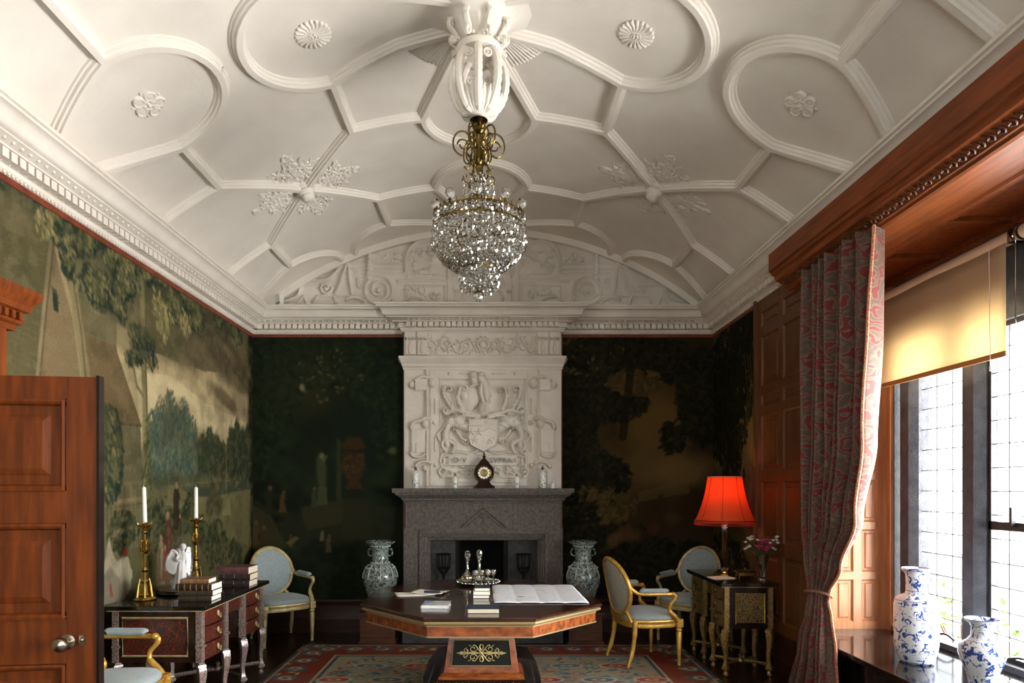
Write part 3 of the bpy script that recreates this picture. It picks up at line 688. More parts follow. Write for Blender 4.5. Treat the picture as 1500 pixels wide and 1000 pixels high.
# ---- curtain (gathered and tied back)
def damask():
    m, nt, bs, N, L = nmat('damask')
    uv = N('ShaderNodeUVMap'); uv.uv_map = 'cloth'
    mp = N('ShaderNodeMapping'); mp.inputs['Scale'].default_value = (1, 1, 1); L(uv.outputs[0], mp.inputs[0])
    n0 = N('ShaderNodeTexNoise'); n0.inputs['Scale'].default_value = 9; L(mp.outputs[0], n0.inputs[0])
    mxv = N('ShaderNodeMix'); mxv.data_type = 'VECTOR'; mxv.inputs[0].default_value = .10; L(mp.outputs[0], mxv.inputs[4]); L(n0.outputs[1], mxv.inputs[5])
    v = N('ShaderNodeTexVoronoi'); v.inputs['Scale'].default_value = 10; L(mxv.outputs[1], v.inputs[0])
    w_ = N('ShaderNodeMath'); w_.operation = 'MULTIPLY'; w_.inputs[1].default_value = 15; L(v.outputs['Distance'], w_.inputs[0])
    sn = N('ShaderNodeMath'); sn.operation = 'SINE'; L(w_.outputs[0], sn.inputs[0])
    n1 = N('ShaderNodeTexNoise'); n1.inputs['Scale'].default_value = 26; n1.inputs['Detail'].default_value = 2; L(mp.outputs[0], n1.inputs[0])
    ad = N('ShaderNodeMath'); ad.operation = 'MULTIPLY_ADD'; ad.inputs[1].default_value = .35; L(sn.outputs[0], ad.inputs[0]); L(n1.outputs[0], ad.inputs[2])
    r = N('ShaderNodeValToRGB'); e = r.color_ramp.elements; e[0].position = .30; e[1].position = .36; e[0].color = (*lin((118, 36, 34)), 1); e[1].color = (*lin((122, 102, 80)), 1)
    e2 = r.color_ramp.elements.new(.8); e2.color = (*lin((92, 70, 58)), 1)
    L(ad.outputs[0], r.inputs[0]); L(r.outputs[0], bs.inputs['Base Color']); bs.inputs['Roughness'].default_value = .7; bs.inputs['Sheen Weight'].default_value = .2
    return m
t = thing('curtain', (0, 0, 0), 'heavy red and beige damask curtain tied back beside the window', 'curtain')
def curtain_pt(u, v):
    z = 3.215 - v * 3.20
    ks = [(3.215, 4.80, 3.92, .055), (2.6, 4.80, 3.94, .06), (1.9, 4.78, 4.00, .06), (1.4, 4.78, 4.14, .055), (1.05, 4.76, 4.36, .04), (.86, 4.74, 4.50, .022), (.80, 4.735, 4.515, .02), (.70, 4.76, 4.49, .03), (.45, 4.86, 4.46, .045), (.015, 5.05, 4.42, .055)]
    for i in range(len(ks) - 1):
        if ks[i][0] >= z >= ks[i + 1][0] - 1e-6:
            tt = (ks[i][0] - z) / (ks[i][0] - ks[i + 1][0]); tt = tt * tt * (3 - 2 * tt); a, c_ = ks[i], ks[i + 1]
            ya, yb, am = [a[k] + (c_[k] - a[k]) * tt for k in (1, 2, 3)]; break
    else: ya, yb, am = ks[-1][1:]
    ph = u * 2 * PI * 7.5 + .5 * math.sin(z * 1.3 + u * 5)
    f = 1.15 * math.sin(ph) + .4 * math.sin(1.63 * ph + z) + .15 * math.sin(3.1 * ph)
    return (2.37 + am * f - .01, ya + (yb - ya) * u + .02 * math.sin(ph * 1.0 + 1.2), z)
NU, NV = 170, 90
b = MB(); b.grid(curtain_pt, NU, NV); o = b.build('drape', damask(), t, smooth=180)
uvl = o.data.uv_layers.new(name='cloth'); li = np.zeros(len(o.data.loops), np.int32); o.data.loops.foreach_get('vertex_index', li)
uu = (li % (NU + 1)) / NU * 2.2; vv = (li // (NU + 1)) / NV * 3.2; uvl.data.foreach_set('uv', np.stack([uu, vv], -1).astype(np.float32).ravel())
s_ = o.modifiers.new('th', 'SOLIDIFY'); s_.thickness = .004
b = MB(); R_ = [(2.37 + .062 * math.cos(a), 4.625 + .145 * math.sin(a), .83 + .03 * math.cos(a + 2.5)) for a in [2 * PI * i / 40 for i in range(40)]]
b.tube(R_, .011, 8, closed=True); b.tube(spline([(2.42, 4.74, .85), (2.45, 4.80, 1.0), (2.455, 4.83, 1.14)], 6), .010, 8); b.build('tieback', mat('cord_silk', (176, 140, 104), (120, 60, 48), 120, .6), t)
b = MB(); e = []
for v in range(0, NV + 1): e.append(Vector(curtain_pt(1, v / NV)) + Vector((0, -.006, 0)))
b.tube(e, .010, 6); b.build('braid_edge', mat('braid', (176, 70, 52), (196, 160, 120), 90, .7), t)

# ================================================================ PAINTED WALL HANGINGS
def PL(px, py): y = 930 * -XL / (722 - px); return (y, 1.6 + (715 - py) * y / 930)
def PB(px, py): return ((px - 722) * YB / 930, 1.6 + (715 - py) * YB / 930)
def PR(px, py): y = 930 * XR / (px - 722); return (y, 1.6 + (715 - py) * y / 930)
def Lp(F, *a): return [F(a[i], a[i + 1]) for i in range(0, len(a), 2)]
# -- left wall: village and lake landscape
c = Canvas(3.2, YB - .005, .362, 3.285, .0068, (98, 92, 64))
full = (slice(None), slice(None))
def MX(col, sc, sd, lo=.45, k=2.5, mx=.7): c.blend(full, np.clip((fbm(c.X, c.Y, sc, sd) - lo) * k, 0, mx), col)
MX((120, 108, 76), 1.1, 3); MX((74, 72, 48), 2.0, 8, .5)
# sky
c.poly(Lp(PL, 168, 470, 215, 512, 262, 530, 300, 545, 368, 545, 372, 668, 300, 668, 235, 668, 204, 700, 200, 640, 172, 560), (188, 168, 126), 1)
c.poly(Lp(PL, 196, 540, 250, 552, 300, 590, 366, 622, 368, 660, 240, 660, 205, 640), (208, 190, 146), .9, .2, 5, 3)
sky = np.clip((fbm(c.X, c.Y * 1.6, 2.6, 15) - .40) * 4, 0, 1)
for x, y, rx, ry, col, al in ((300, 500, .62, .24, (92, 80, 58), .95), (340, 535, .55, .20, (88, 76, 56), .95), (262, 505, .4, .2, (104, 92, 66), .9), (330, 585, .30, .085, (112, 96, 68), .85), (355, 560, .3, .14, (84, 74, 52), .9), (230, 470, .45, .22, (98, 90, 62), .9), (300, 455, .7, .16, (82, 74, 52), .95), (190, 500, .3, .12, (112, 102, 72), .7)):
    X_, Y_ = PL(x, y); c.ell(X_, Y_, rx, ry, col, -.25, .25, al, 1.0, x, 3.2)
for x, y, rx, ry in ((300, 520, .22, .06), (330, 512, .2, .05), (345, 560, .2, .05), (280, 540, .2, .04)): X_, Y_ = PL(x, y); c.ell(X_, Y_, rx, ry, (128, 112, 82), -.3, .5, .6, 1., x, 5)
# ground
c.poly(Lp(PL, 205, 668, 368, 668, 368, 905, 140, 970, 100, 900, 204, 760), (86, 84, 54), 1); 
c.poly(Lp(PL, 230, 704, 290, 698, 366, 706, 366, 770, 240, 740), (112, 106, 72), .9, .25, 12, 4); c.poly(Lp(PL, 262, 712, 366, 700, 366, 716, 280, 730), (60, 68, 52), .9, .3, 13, 6)
c.poly(Lp(PL, 285, 735, 366, 742, 366, 800, 300, 780), (106, 100, 66), .8, .3, 14, 5)
# distant trees: feathery poplars, then a darker copse
cool = [(74, 92, 80), (90, 106, 86), (60, 76, 66), (104, 114, 84)]; mid = [(58, 68, 46), (46, 56, 40), (74, 80, 52), (40, 48, 36)]
for x, y, rx, ry in ((222, 650, .12, .26), (234, 640, .11, .32), (247, 634, .12, .36), (258, 645, .10, .30), (268, 640, .13, .34), (280, 655, .12, .27), (216, 670, .08, .2)):
    X_, Y_ = PL(x, y); c.ell(X_, Y_ - .06, rx, ry, (66, 82, 70), 0, .15, .95, .6, x, 12); c.leaves(X_, Y_, rx * 1.05, ry * 1.05, 300, .020, cool, x, 1.2, .8); c.line([(X_, Y_ - ry * 1.25), (X_, Y_)], .006, (66, 62, 42), .8)
for k, (x, y, ry) in enumerate(((296, 668, .20), (306, 664, .24), (316, 668, .2), (326, 672, .18), (338, 660, .26), (346, 655, .30), (354, 662, .28), (362, 660, .3))):
    X_, Y_ = PL(x, y); c.ell(X_, Y_, .12, ry, (50, 58, 40), 0, .15, .95, .7, x, 12); c.leaves(X_, Y_, .13, ry, 160, .020, mid, x, 1.2, .8)
c.poly(Lp(PL, 215, 700, 300, 694, 300, 706, 215, 712), (70, 74, 50), .8, .3, 3, 12)
c.line(Lp(PL, 330, 604, 330, 728), .007, (152, 140, 102)); c.poly(Lp(PL, 325, 728, 336, 728, 336, 754, 324, 754), (140, 134, 92)); c.poly(Lp(PL, 322, 724, 338, 724, 338, 730, 322, 730), (124, 118, 80))
for x, y, s_, col in ((311, 728, .08, (84, 80, 54)), (316, 712, .05, (116, 104, 70)), (306, 742, .09, (66, 66, 44)), (317, 745, .07, (58, 60, 40))): X_, Y_ = PL(x, y); c.ell(X_, Y_, s_, s_ * 1.1, col, 0, .2, .9, .5, y, 12)
# tall gable and barn
c.poly(Lp(PL, 0, 570, 0, 330, 40, 320, 74, 330, 52, 560), (98, 90, 60), .85); 
for k in range(60): x0 = 4 + (k * 7.3) % 60; y0 = 330 + (k * 37) % 220; c.line(Lp(PL, x0, y0, x0 + 6, y0 + 4, x0 + 11, y0 + 2), .006, (126, 116, 80), .5)
c.poly(Lp(PL, 50, 575, 76, 318, 90, 296, 112, 430, 126, 575), (126, 108, 78), 1); c.line(Lp(PL, 50, 575, 62, 450, 76, 318), .018, (146, 130, 96), .9); c.line(Lp(PL, 54, 575, 66, 450, 79, 330), .010, (66, 58, 40), .8)
c.poly(Lp(PL, 72, 418, 81, 424, 85, 460, 76, 455), (44, 52, 42), 1); c.line(Lp(PL, 72, 418, 81, 424, 85, 460, 76, 455, 72, 418), .005, (150, 138, 102), .8)
c.poly(Lp(PL, 122, 610, 145, 614, 204, 622, 206, 800, 100, 830), (104, 98, 70), 1)
c.poly(Lp(PL, 122, 488, 165, 504, 205, 624, 145, 616, 122, 612), (112, 94, 64), 1); c.line(Lp(PL, 143, 616, 205, 624), .012, (66, 58, 38), .95); c.line(Lp(PL, 165, 504, 205, 624), .010, (70, 62, 40), .9); c.line(Lp(PL, 124, 488, 165, 504), .006, (140, 124, 88), .8)
for k in range(110): x0 = 126 + (k * 5.7) % 50; y0 = 496 + (k * 13) % 90; c.line(Lp(PL, x0, y0, x0 + 7, y0 + 22), .0045, (88, 72, 48) if k % 2 else (132, 112, 78), .5)
for x in (150, 156, 163): c.line(Lp(PL, x, 632, x, 668), .012, (74, 70, 48), .5)
for k in range(9): c.line(Lp(PL, 148 + k * 6.5, 706, 149 + k * 6.5, 800), .012, (88, 78, 52), .8); c.line(Lp(PL, 150 + k * 6.5, 706, 151 + k * 6.5, 800), .005, (130, 116, 84), .8)
c.line(Lp(PL, 146, 738, 206, 730), .020, (128, 114, 80)); c.line(Lp(PL, 146, 746, 206, 737), .006, (64, 56, 38)); c.line(Lp(PL, 146, 710, 206, 706), .012, (122, 110, 78))
MX((64, 60, 40), 2.4, 91, .5, 2, .4)
# trunks
c.line(Lp(PL, 58, 250, 84, 380, 108, 470, 122, 575), .020, (150, 136, 100), .95, .03); c.line(Lp(PL, 90, 300, 112, 470, 128, 575), .045, (134, 120, 86), .95, .05); c.line(Lp(PL, 100, 380, 116, 480, 124, 560), .012, (90, 82, 56), .9)
c.line(Lp(PL, 204, 300, 206, 420, 208, 500, 211, 620, 214, 810), .030, (128, 118, 80), 1, .055); c.line(Lp(PL, 210, 480, 214, 620, 218, 800), .014, (74, 70, 46), .9, .02); c.line(Lp(PL, 206, 500, 208, 620, 211, 800), .006, (164, 152, 110), .8)
c.line(Lp(PL, 208, 580, 199, 566, 194, 540, 190, 528), .020, (122, 112, 76), 1, .007); c.line(Lp(PL, 209, 545, 222, 530, 228, 512), .012, (112, 102, 68), 1, .005); c.line(Lp(PL, 118, 470, 140, 440, 150, 420), .010, (104, 94, 64), .9)
# foliage of the near trees in clumps, teal shadows first, then olive, then sunlit sprays
dk = [(36, 48, 40), (44, 58, 48), (52, 62, 44), (34, 42, 34)]; ol = [(74, 78, 50), (86, 86, 56), (62, 68, 44)]; lt = [(150, 136, 88), (130, 122, 80), (112, 110, 72)]
for x, y, rx, ry, n, th in ((120, 330, .42, .42, 1300, .44), (160, 380, .30, .42, 900, .44), (140, 300, .4, .24, 600, .42), (175, 430, .16, .26, 320, .46), (215, 400, .42, .22, 800, .44), (250, 430, .44, .18, 700, .44), (285, 455, .4, .14, 420, .46), (30, 270, .5, .16, 500, .42), (205, 500, .20, .10, 160, .40), (158, 665, .17, .34, 500, .40), (335, 485, .4, .10, 260, .46), (60, 300, .2, .2, 200, .5)):
    X_, Y_ = PL(x, y); a_ = -.45 if y < 480 and x > 100 else 0
    c.ell(X_, Y_, rx * .7, ry * .7, (52, 60, 44), a_, .6, .55, 1.4, x, 5); c.clump(X_, Y_, rx, ry, n, .030, dk, x + y, -1.0, .8, th, a_); c.clump(X_ - .02, Y_ + .03, rx * .95, ry * .9, n // 2, .024, ol, x + 1, -1.0, .8, th + .06, a_); c.clump(X_ - .03, Y_ - .03, rx, ry, n // 7, .018, lt, x + 2, -1.1, .55, th + .02, a_)
for x, y in ((236, 455), (232, 470), (240, 480), (228, 440), (245, 462), (272, 478), (268, 470), (70, 300), (62, 330)): X_, Y_ = PL(x, y); c.leaves(X_, Y_, .07, .12, 30, .022, lt + [(176, 160, 104)], x, -1.2, .85)
for x, y in ((200, 520), (215, 516), (222, 530), (192, 528), (208, 505)): X_, Y_ = PL(x, y); c.leaves(X_, Y_, .09, .06, 26, .03, dk + [(92, 88, 56)], x, -.8, .9)
X_, Y_ = PL(214, 740); c.leaves(X_, Y_, .06, .7, 260, .022, [(58, 64, 40), (96, 98, 62)], 5, 1.2, .85)
# bushes and figures at the foot
for x, y, rx, ry, n in ((232, 762, .20, .26, 300), (316, 800, .24, .26, 320), (345, 812, .2, .2, 260), (275, 755, .12, .2, 160), (300, 780, .14, .2, 160), (355, 845, .3, .15, 200), (180, 780, .2, .16, 160)):
    X_, Y_ = PL(x, y); c.clump(X_, Y_, rx, ry, n, .026, [(34, 42, 26), (48, 56, 34), (70, 74, 46)], x, None, .85, .38)
def fig(x, y, h, cols, w_=.16):
    X_, Y_ = PL(x, y); c.poly([(X_ - h * w_, Y_ - h * .5), (X_ + h * w_, Y_ - h * .5), (X_ + h * w_ * .7, Y_ + h * .2), (X_ + h * w_ * .5, Y_ + h * .36), (X_ - h * w_ * .5, Y_ + h * .36), (X_ - h * w_ * .8, Y_ + h * .1)], cols[0], .95); c.poly([(X_ - h * w_, Y_ - h * .5), (X_, Y_ - h * .5), (X_ - h * .02, Y_ + h * .3), (X_ - h * w_ * .6, Y_ + h * .2)], cols[1], .8)
    c.ell(X_, Y_ + h * .43, h * .06, h * .075, (150, 116, 84), 0, .2, .95); c.line([(X_ + h * .08, Y_ + h * .28), (X_ + h * .2, Y_ + h * .1)], h * .03, cols[1], .9)
for x, y, h, cols in ((257, 740, .40, ((48, 42, 32), (66, 56, 40))), (244, 790, .46, ((96, 50, 40), (62, 44, 34))), (234, 820, .40, ((134, 122, 94), (104, 66, 52))), (240, 825, .3, ((120, 60, 48), (90, 80, 60))), (262, 775, .26, ((60, 52, 36), (84, 72, 48))), (365, 790, .3, ((112, 92, 50), (80, 64, 38)))): fig(x, y, h, cols)
for P_, col in ((Lp(PL, 146, 842, 152, 815, 158, 784, 163, 812, 170, 822, 178, 814, 192, 835, 190, 862, 180, 880, 150, 892), (158, 148, 124)), (Lp(PL, 148, 846, 160, 830, 172, 848, 174, 880, 152, 890), (120, 114, 96)), (Lp(PL, 172, 818, 186, 815, 192, 840, 184, 868, 176, 850), (176, 166, 138)), (Lp(PL, 178, 800, 185, 806, 184, 816, 178, 814), (150, 50, 40)), (Lp(PL, 159, 856, 162, 856, 164, 874, 160, 874), (140, 46, 38))): c.poly(P_, col, .95)
for k in range(5): c.line(Lp(PL, 152 + k * 7, 845, 154 + k * 7.5, 885), .006, (96, 88, 70), .7)
# dark wood at the far end joining the corner
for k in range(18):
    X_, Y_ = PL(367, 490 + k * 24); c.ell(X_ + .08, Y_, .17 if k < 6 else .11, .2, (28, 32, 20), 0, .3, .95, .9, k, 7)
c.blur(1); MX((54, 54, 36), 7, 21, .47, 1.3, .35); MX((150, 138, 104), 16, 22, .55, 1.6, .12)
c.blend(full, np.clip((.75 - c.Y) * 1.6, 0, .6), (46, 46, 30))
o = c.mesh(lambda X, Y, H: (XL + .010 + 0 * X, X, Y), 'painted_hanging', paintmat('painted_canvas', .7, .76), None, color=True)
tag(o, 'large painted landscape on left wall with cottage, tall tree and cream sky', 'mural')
# -- end wall, left of the chimney: dark park with urn and statue
c = Canvas(XL + .005, OMX0 - .02, .362, 3.29, .0085, (30, 37, 24)); full = (slice(None), slice(None))
c.blend(full, np.clip((fbm(c.X, c.Y, 1.6, 31) - .4) * 2.4, 0, .8), (22, 27, 17)); c.blend(full, np.clip((fbm(c.X + 3, c.Y, 3, 33) - .52) * 4, 0, .8), (42, 52, 32))
c.ell(*PB(455, 560), .42, .36, (52, 52, 32), 0, .5, .7, .9, 3, 4); c.ell(*PB(540, 600), .34, .6, (26, 36, 26), 0, .5, .8, .6, 4, 4)
c.poly(Lp(PB, 360, 725, 398, 745, 440, 750, 500, 740, 592, 742, 592, 800, 380, 800, 356, 830), (40, 42, 27), .9, .3, 8, 4)
c.poly(Lp(PB, 440, 742, 500, 732, 520, 760, 450, 778), (56, 54, 34), .7, .4, 6, 6); c.poly(Lp(PB, 358, 735, 396, 750, 420, 800, 356, 830), (66, 62, 40), .6, .3, 9, 5)
c.poly(Lp(PB, 494, 640, 500, 650, 500, 732, 493, 732), (58, 60, 38), .7); c.poly(Lp(PB, 502, 730, 540, 730, 546, 790, 500, 792), (44, 44, 28), .9)
for P_ in (Lp(PB, 501, 652, 508, 640, 528, 640, 536, 652, 534, 658, 502, 658), Lp(PB, 503, 662, 534, 662, 537, 682, 530, 700, 507, 700, 500, 684), Lp(PB, 512, 700, 526, 700, 532, 716, 506, 716)): c.poly(P_, (62, 46, 28), .85)
for k in range(26): c.ell(*PB(504 + random.random() * 28, 664 + random.random() * 34), .018, .010, random.choice([(88, 62, 36), (52, 36, 22), (76, 62, 38)]), random.random() * 3)
c.ell(*PB(471, 690), .055, .20, (66, 70, 46), .05, .25, .9, .4, 2, 12); c.ell(*PB(472, 668), .026, .032, (104, 108, 76)); c.line(Lp(PB, 474, 676, 479, 668), .012, (96, 100, 70)); c.poly(Lp(PB, 466, 712, 478, 712, 480, 740, 464, 740), (70, 74, 48), .9)
for x, y, h, col in ((415, 735, .24, (84, 68, 38)), (460, 728, .22, (62, 66, 44)), (374, 785, .34, (82, 66, 36)), (386, 790, .3, (66, 54, 32)), (426, 792, .14, (74, 64, 42)), (472, 784, .12, (104, 98, 76)), (482, 796, .2, (84, 72, 52)), (395, 732, .3, (44, 42, 26))):
    X_, Y_ = PB(x, y); w_ = h * .16
    c.poly([(X_ - w_, Y_ - h * .5), (X_ + w_ * 1.2, Y_ - h * .5), (X_ + w_ * .6, Y_), (X_ + w_ * .8, Y_ + h * .3), (X_ - w_ * .6, Y_ + h * .34), (X_ - w_ * .9, Y_)], col, .8); c.ell(X_ + w_ * .2, Y_ + h * .44, h * .07, h * .085, (104, 82, 56), 0, .3, .8); c.line([(X_, Y_ + h * .25), (X_ + h * .22, Y_ + h * .12)], h * .035, col, .7)
c.poly(Lp(PB, 418, 794, 434, 784, 438, 788, 424, 798), (104, 90, 56), .8)
dk2 = [(24, 30, 18), (34, 44, 26), (44, 54, 32)]
for x, y, rx, ry, n in ((400, 560, .34, .6, 700), (540, 540, .4, .4, 500), (480, 530, .5, .3, 500), (570, 620, .2, .5, 300), (380, 640, .16, .5, 300), (520, 850, .7, .2, 400)): c.leaves(*PB(x, y), rx, ry, n, .034, dk2, int(x), None, .5)
c.leaves(*PB(480, 550), .4, .3, 40, .02, [(104, 96, 60)], 5, None, .6); c.ell(*PB(443, 568), .025, .04, (140, 128, 96), .3, .3, .8, .8, 5, 20); c.ell(*PB(575, 660), .05, .04, (96, 102, 60), .3, .3, .6, .8, 5, 20)
c.blur(2)
mt = paintmat('painted_cloth', .8, .68)
o = c.mesh(lambda X, Y, H: (X, YB - .010 + 0 * X, Y), 'painted_hanging', mt, None, color=True)
tag(o, 'very dark painted park scene with urn and statue, left of the fireplace', 'mural')
# -- verdure tapestry: end wall right of the chimney and the strip on the right wall
def verdure(c, F, lst, glow, seed, basec):
    full = (slice(None), slice(None))
    c.blend(full, np.clip((fbm(c.X, c.Y, 2.2, seed) - .4) * 2.5, 0, .8), basec)
    for x, y, rx, ry, col, al in glow: c.ell(*F(x, y), rx, ry, col, 0, .5, al, .8, int(x), 4)
    for x, y, rx, ry, n, cols in lst: c.leaves(*F(x, y), rx, ry, n, .04, cols, int(x + y), None, .85)
dkr = [(26, 26, 15), (34, 34, 19), (44, 42, 24)]; br = [(84, 68, 38), (70, 58, 32), (98, 80, 46)]
c = Canvas(OMX1 + .02, XR - .005, .362, 3.29, .0085, (62, 48, 27))
verdure(c, PB, [(860, 560, .5, .5, 900, dkr), (870, 520, .6, .2, 400, br), (900, 520, .6, .24, 700, dkr), (840, 640, .26, .6, 700, dkr), (980, 530, .3, .24, 300, dkr), (1030, 580, .3, .55, 900, dkr), (870, 700, .4, .3, 700, dkr), (880, 740, .4, .2, 300, br), (985, 640, .14, .2, 120, dkr), (910, 590, .3, .2, 260, dkr), (900, 820, .7, .4, 1100, dkr), (1000, 830, .4, .3, 500, dkr), (850, 770, .2, .4, 300, dkr), (930, 560, .3, .14, 160, br)],
        [(960, 620, .32, .42, (110, 86, 44), .9), (945, 680, .34, .30, (104, 84, 46), .9), (1000, 690, .30, .16, (120, 98, 56), .8), (925, 790, .5, .14, (58, 40, 26), .8)], 41, (50, 40, 22))
for x, y, col in ((915, 780, (104, 66, 44)), (930, 784, (96, 72, 48)), (955, 776, (82, 52, 38)), (900, 790, (110, 84, 58)), (985, 760, (76, 62, 40))): c.ell(*PB(x, y), .09, .07, col, .4, .4, .7, .9, int(x), 12)
c.line(Lp(PB, 912, 640, 918, 590, 924, 540), .05, (36, 30, 17), .8); c.poly(Lp(PB, 935, 720, 1010, 700, 1010, 722, 935, 735), (112, 94, 56), .4, .3, 5, 8)
o = c.mesh(lambda X, Y, H: (X, YB - .010 + 0 * X, Y), 'tapestry', mt, None, color=True)
tag(o, 'brown leafy woodland tapestry on end wall, right of the fireplace', 'tapestry', )
c = Canvas(5.90, YB - .012, .362, 3.29, .0085, (112, 96, 56))
verdure(c, PR, [(1075, 520, .8, .34, 800, dkr), (1060, 580, .7, .4, 900, dkr), (1085, 560, .4, .5, 500, dkr), (1068, 640, .5, .3, 400, dkr), (1075, 700, .3, .3, 300, dkr), (1055, 620, .5, .4, 500, dkr), (1090, 480, .4, .2, 300, dkr), (1060, 850, .8, .5, 900, dkr)],
        [(1085, 540, .2, .2, (128, 118, 70), .9), (1105, 600, .3, .5, (134, 112, 62), .8), (1060, 740, .5, .3, (58, 46, 28), .9)], 47, (84, 74, 42))
for x in (1100, 1104, 1108, 1096): c.line(Lp(PR, x - 3, 640, x + 1, 560 + x % 7 * 5, x - 4, 520), .012, (110, 96, 58), .6)
c.line(Lp(PR, 1086, 705, 1090, 676, 1096, 672, 1102, 690, 1104, 710), .03, (120, 104, 74), .9); c.line(Lp(PR, 1104, 700, 1108, 664, 1112, 660), .02, (134, 118, 78), .7)
for x, y, h in ((1103, 725, .3), (1108, 740, .42), (1095, 760, .3)): c.ell(*PR(x, y), h * .3, h * .5, (120, 108, 92), 0, .3, .8, .6, x, 12)
o = c.mesh(lambda X, Y, H: (XR - .010 + 0 * X, X, Y), 'tapestry', mt, None, color=True)
tag(o, 'narrow strip of leafy tapestry on right wall above the lamp', 'tapestry')

# ================================================================ CHIMNEYPIECE
# overmantel relief in plaster; relief coordinates (u to the right, v up) are metres on the slab
K = 7.0 / 930
def Q(cx, cy): return ((570 + cx / 3.846 - 722) * K, 1.6 + (255 - cy / 3.846) * K)
def QL(*a): return [Q(a[i], a[i + 1]) for i in range(0, len(a), 2)]
u_ = .001957
c = Canvas(OMX0, OMX1, 1.59, 2.925, .0052); rr = random.Random(11)
c.slab(QL(235, 315, 778, 315, 778, 968, 235, 968), .016)
c.H[c.polymask((slice(None), slice(None)), QL(290, 366, 768, 366, 768, 922, 290, 922))] = .002
c.st(QL(290, 366, 768, 366, 768, 922, 290, 922, 290, 366), .012, .024)
for x in (262, 800):
    for y0, y1 in ((480, 560), (695, 770)): c.st(QL(x, y0, x, y1), .009, .028)
for x, y in ((343, 338), (712, 338), (258, 612), (797, 612), (262, 853), (800, 853)): c.dome(*Q(x, y), .026, .026, .03)
for x0, x1 in ((400, 470), (582, 655), (350, 440), (600, 690)): y = 338 if x0 in (400, 582) else 945; c.st(QL(x0, y, x1, y), .008, .028)
for s_ in (-1, 1):                                       # strapwork blocks and brackets either side
    mx = lambda x: x if s_ < 0 else 1056 - x
    c.st(QL(mx(215), 318, mx(215), 590), .010, .03); c.st(QL(mx(215), 660, mx(215), 830), .010, .03); c.st(QL(mx(215), 880, mx(215), 968), .010, .03)
    c.slab(QL(mx(150), 368, mx(210), 368, mx(210), 432, mx(150), 432), .03); c.dome(*Q(mx(130), 400), .04, .04, .034); c.dome(*Q(mx(244), 390), .05, .06, .045)
    c.st(QL(mx(150), 372, mx(190), 352, mx(232), 360), .02, .03)
    c.slab(QL(mx(128), 650, mx(205), 650, mx(205), 780, mx(128), 780), .022); c.slab(QL(mx(155), 726, mx(205), 726, mx(205), 780, mx(155), 780), .032)
    c.st([(p[0], p[1]) for p in spline(QL(mx(126), 640, mx(140), 612, mx(180), 600, mx(205), 585, mx(232), 592), 5)], .024, .034)
    c.st([(p[0], p[1]) for p in spline(QL(mx(120), 780, mx(135), 800, mx(170), 806, mx(200), 790), 5)], .018, .03); c.dome(*Q(mx(205), 620), .045, .05, .036)
    c.st([(p[0], p[1]) for p in spline(QL(mx(150), 860, mx(175), 835, mx(215), 830, mx(235), 840), 5)], .022, .034); c.dome(*Q(mx(205), 868), .04, .04, .036); c.slab(QL(mx(130), 880, mx(170), 880, mx(170), 960, mx(130), 960), .02)
# mantling plumes
def plume(pts, wd, curl, sg):
    P = spline(QL(*pts), 8); c.st(P, wd, .05, wd * .7)
    for i in range(2, len(P), 3):
        for sd in (-1, 1): c.leaf(P[i][0], P[i][1], wd * 1.9, math.pi / 2 + sd * .9 + .3 * sg, .056, -sd * 1.3)
    e = P[-1]; c.scroll(e[0] + sg * curl, e[1], curl, PI if sg > 0 else 0, -sg * .9, wd * .55, .055, 3)
plume((360, 540, 322, 480, 312, 430), .034, .05, 1); plume((420, 560, 392, 490, 396, 430), .034, .055, 1); plume((640, 540, 660, 480, 655, 435), .032, .05, -1); plume((690, 545, 728, 480, 738, 430), .032, .05, -1)
for s_ in (-1, 1):
    mx = lambda x: x if s_ < 0 else 1062 - x
    c.st(spline(QL(mx(500), 575, mx(440), 560, mx(380), 545, mx(320), 560, mx(305), 545), 6), .034, .05, .02); c.scroll(*Q(mx(325), 548), .05, 0, s_ * 1.2, .018, .055, 3)
    c.st(spline(QL(mx(520), 600, mx(470), 580, mx(420), 575, mx(380), 590), 6), .024, .045, .014)
    for k in range(10): c.leaf(*Q(mx(rr.uniform(380, 490)), rr.uniform(550, 590)), .06, rr.random() * 6.3, .05, rr.uniform(-1, 1))
c.dome(*Q(445, 475), .13, .15, .055, 0, .5); c.dome(*Q(425, 470), .06, .08, .065)
# crest: standing figure and lion over the helm
c.dome(*Q(478, 352), .055, .06, .07); c.dome(*Q(478, 380), .05, .05, .06); c.dome(*Q(524, 350), .042, .045, .075); c.st(QL(520, 370, 540, 400, 545, 450, 552, 490), .055, .065, .03); c.st(QL(500, 400, 460, 412), .02, .05); c.st(QL(536, 380, 560, 430, 568, 460), .02, .05)
c.st(QL(520, 400, 515, 450, 530, 500), .03, .06, .02); c.dome(*Q(532, 540), .07, .085, .065)
for k in range(5): c.st(QL(512 + k * 9, 522, 514 + k * 8.5, 556), .006, .078)
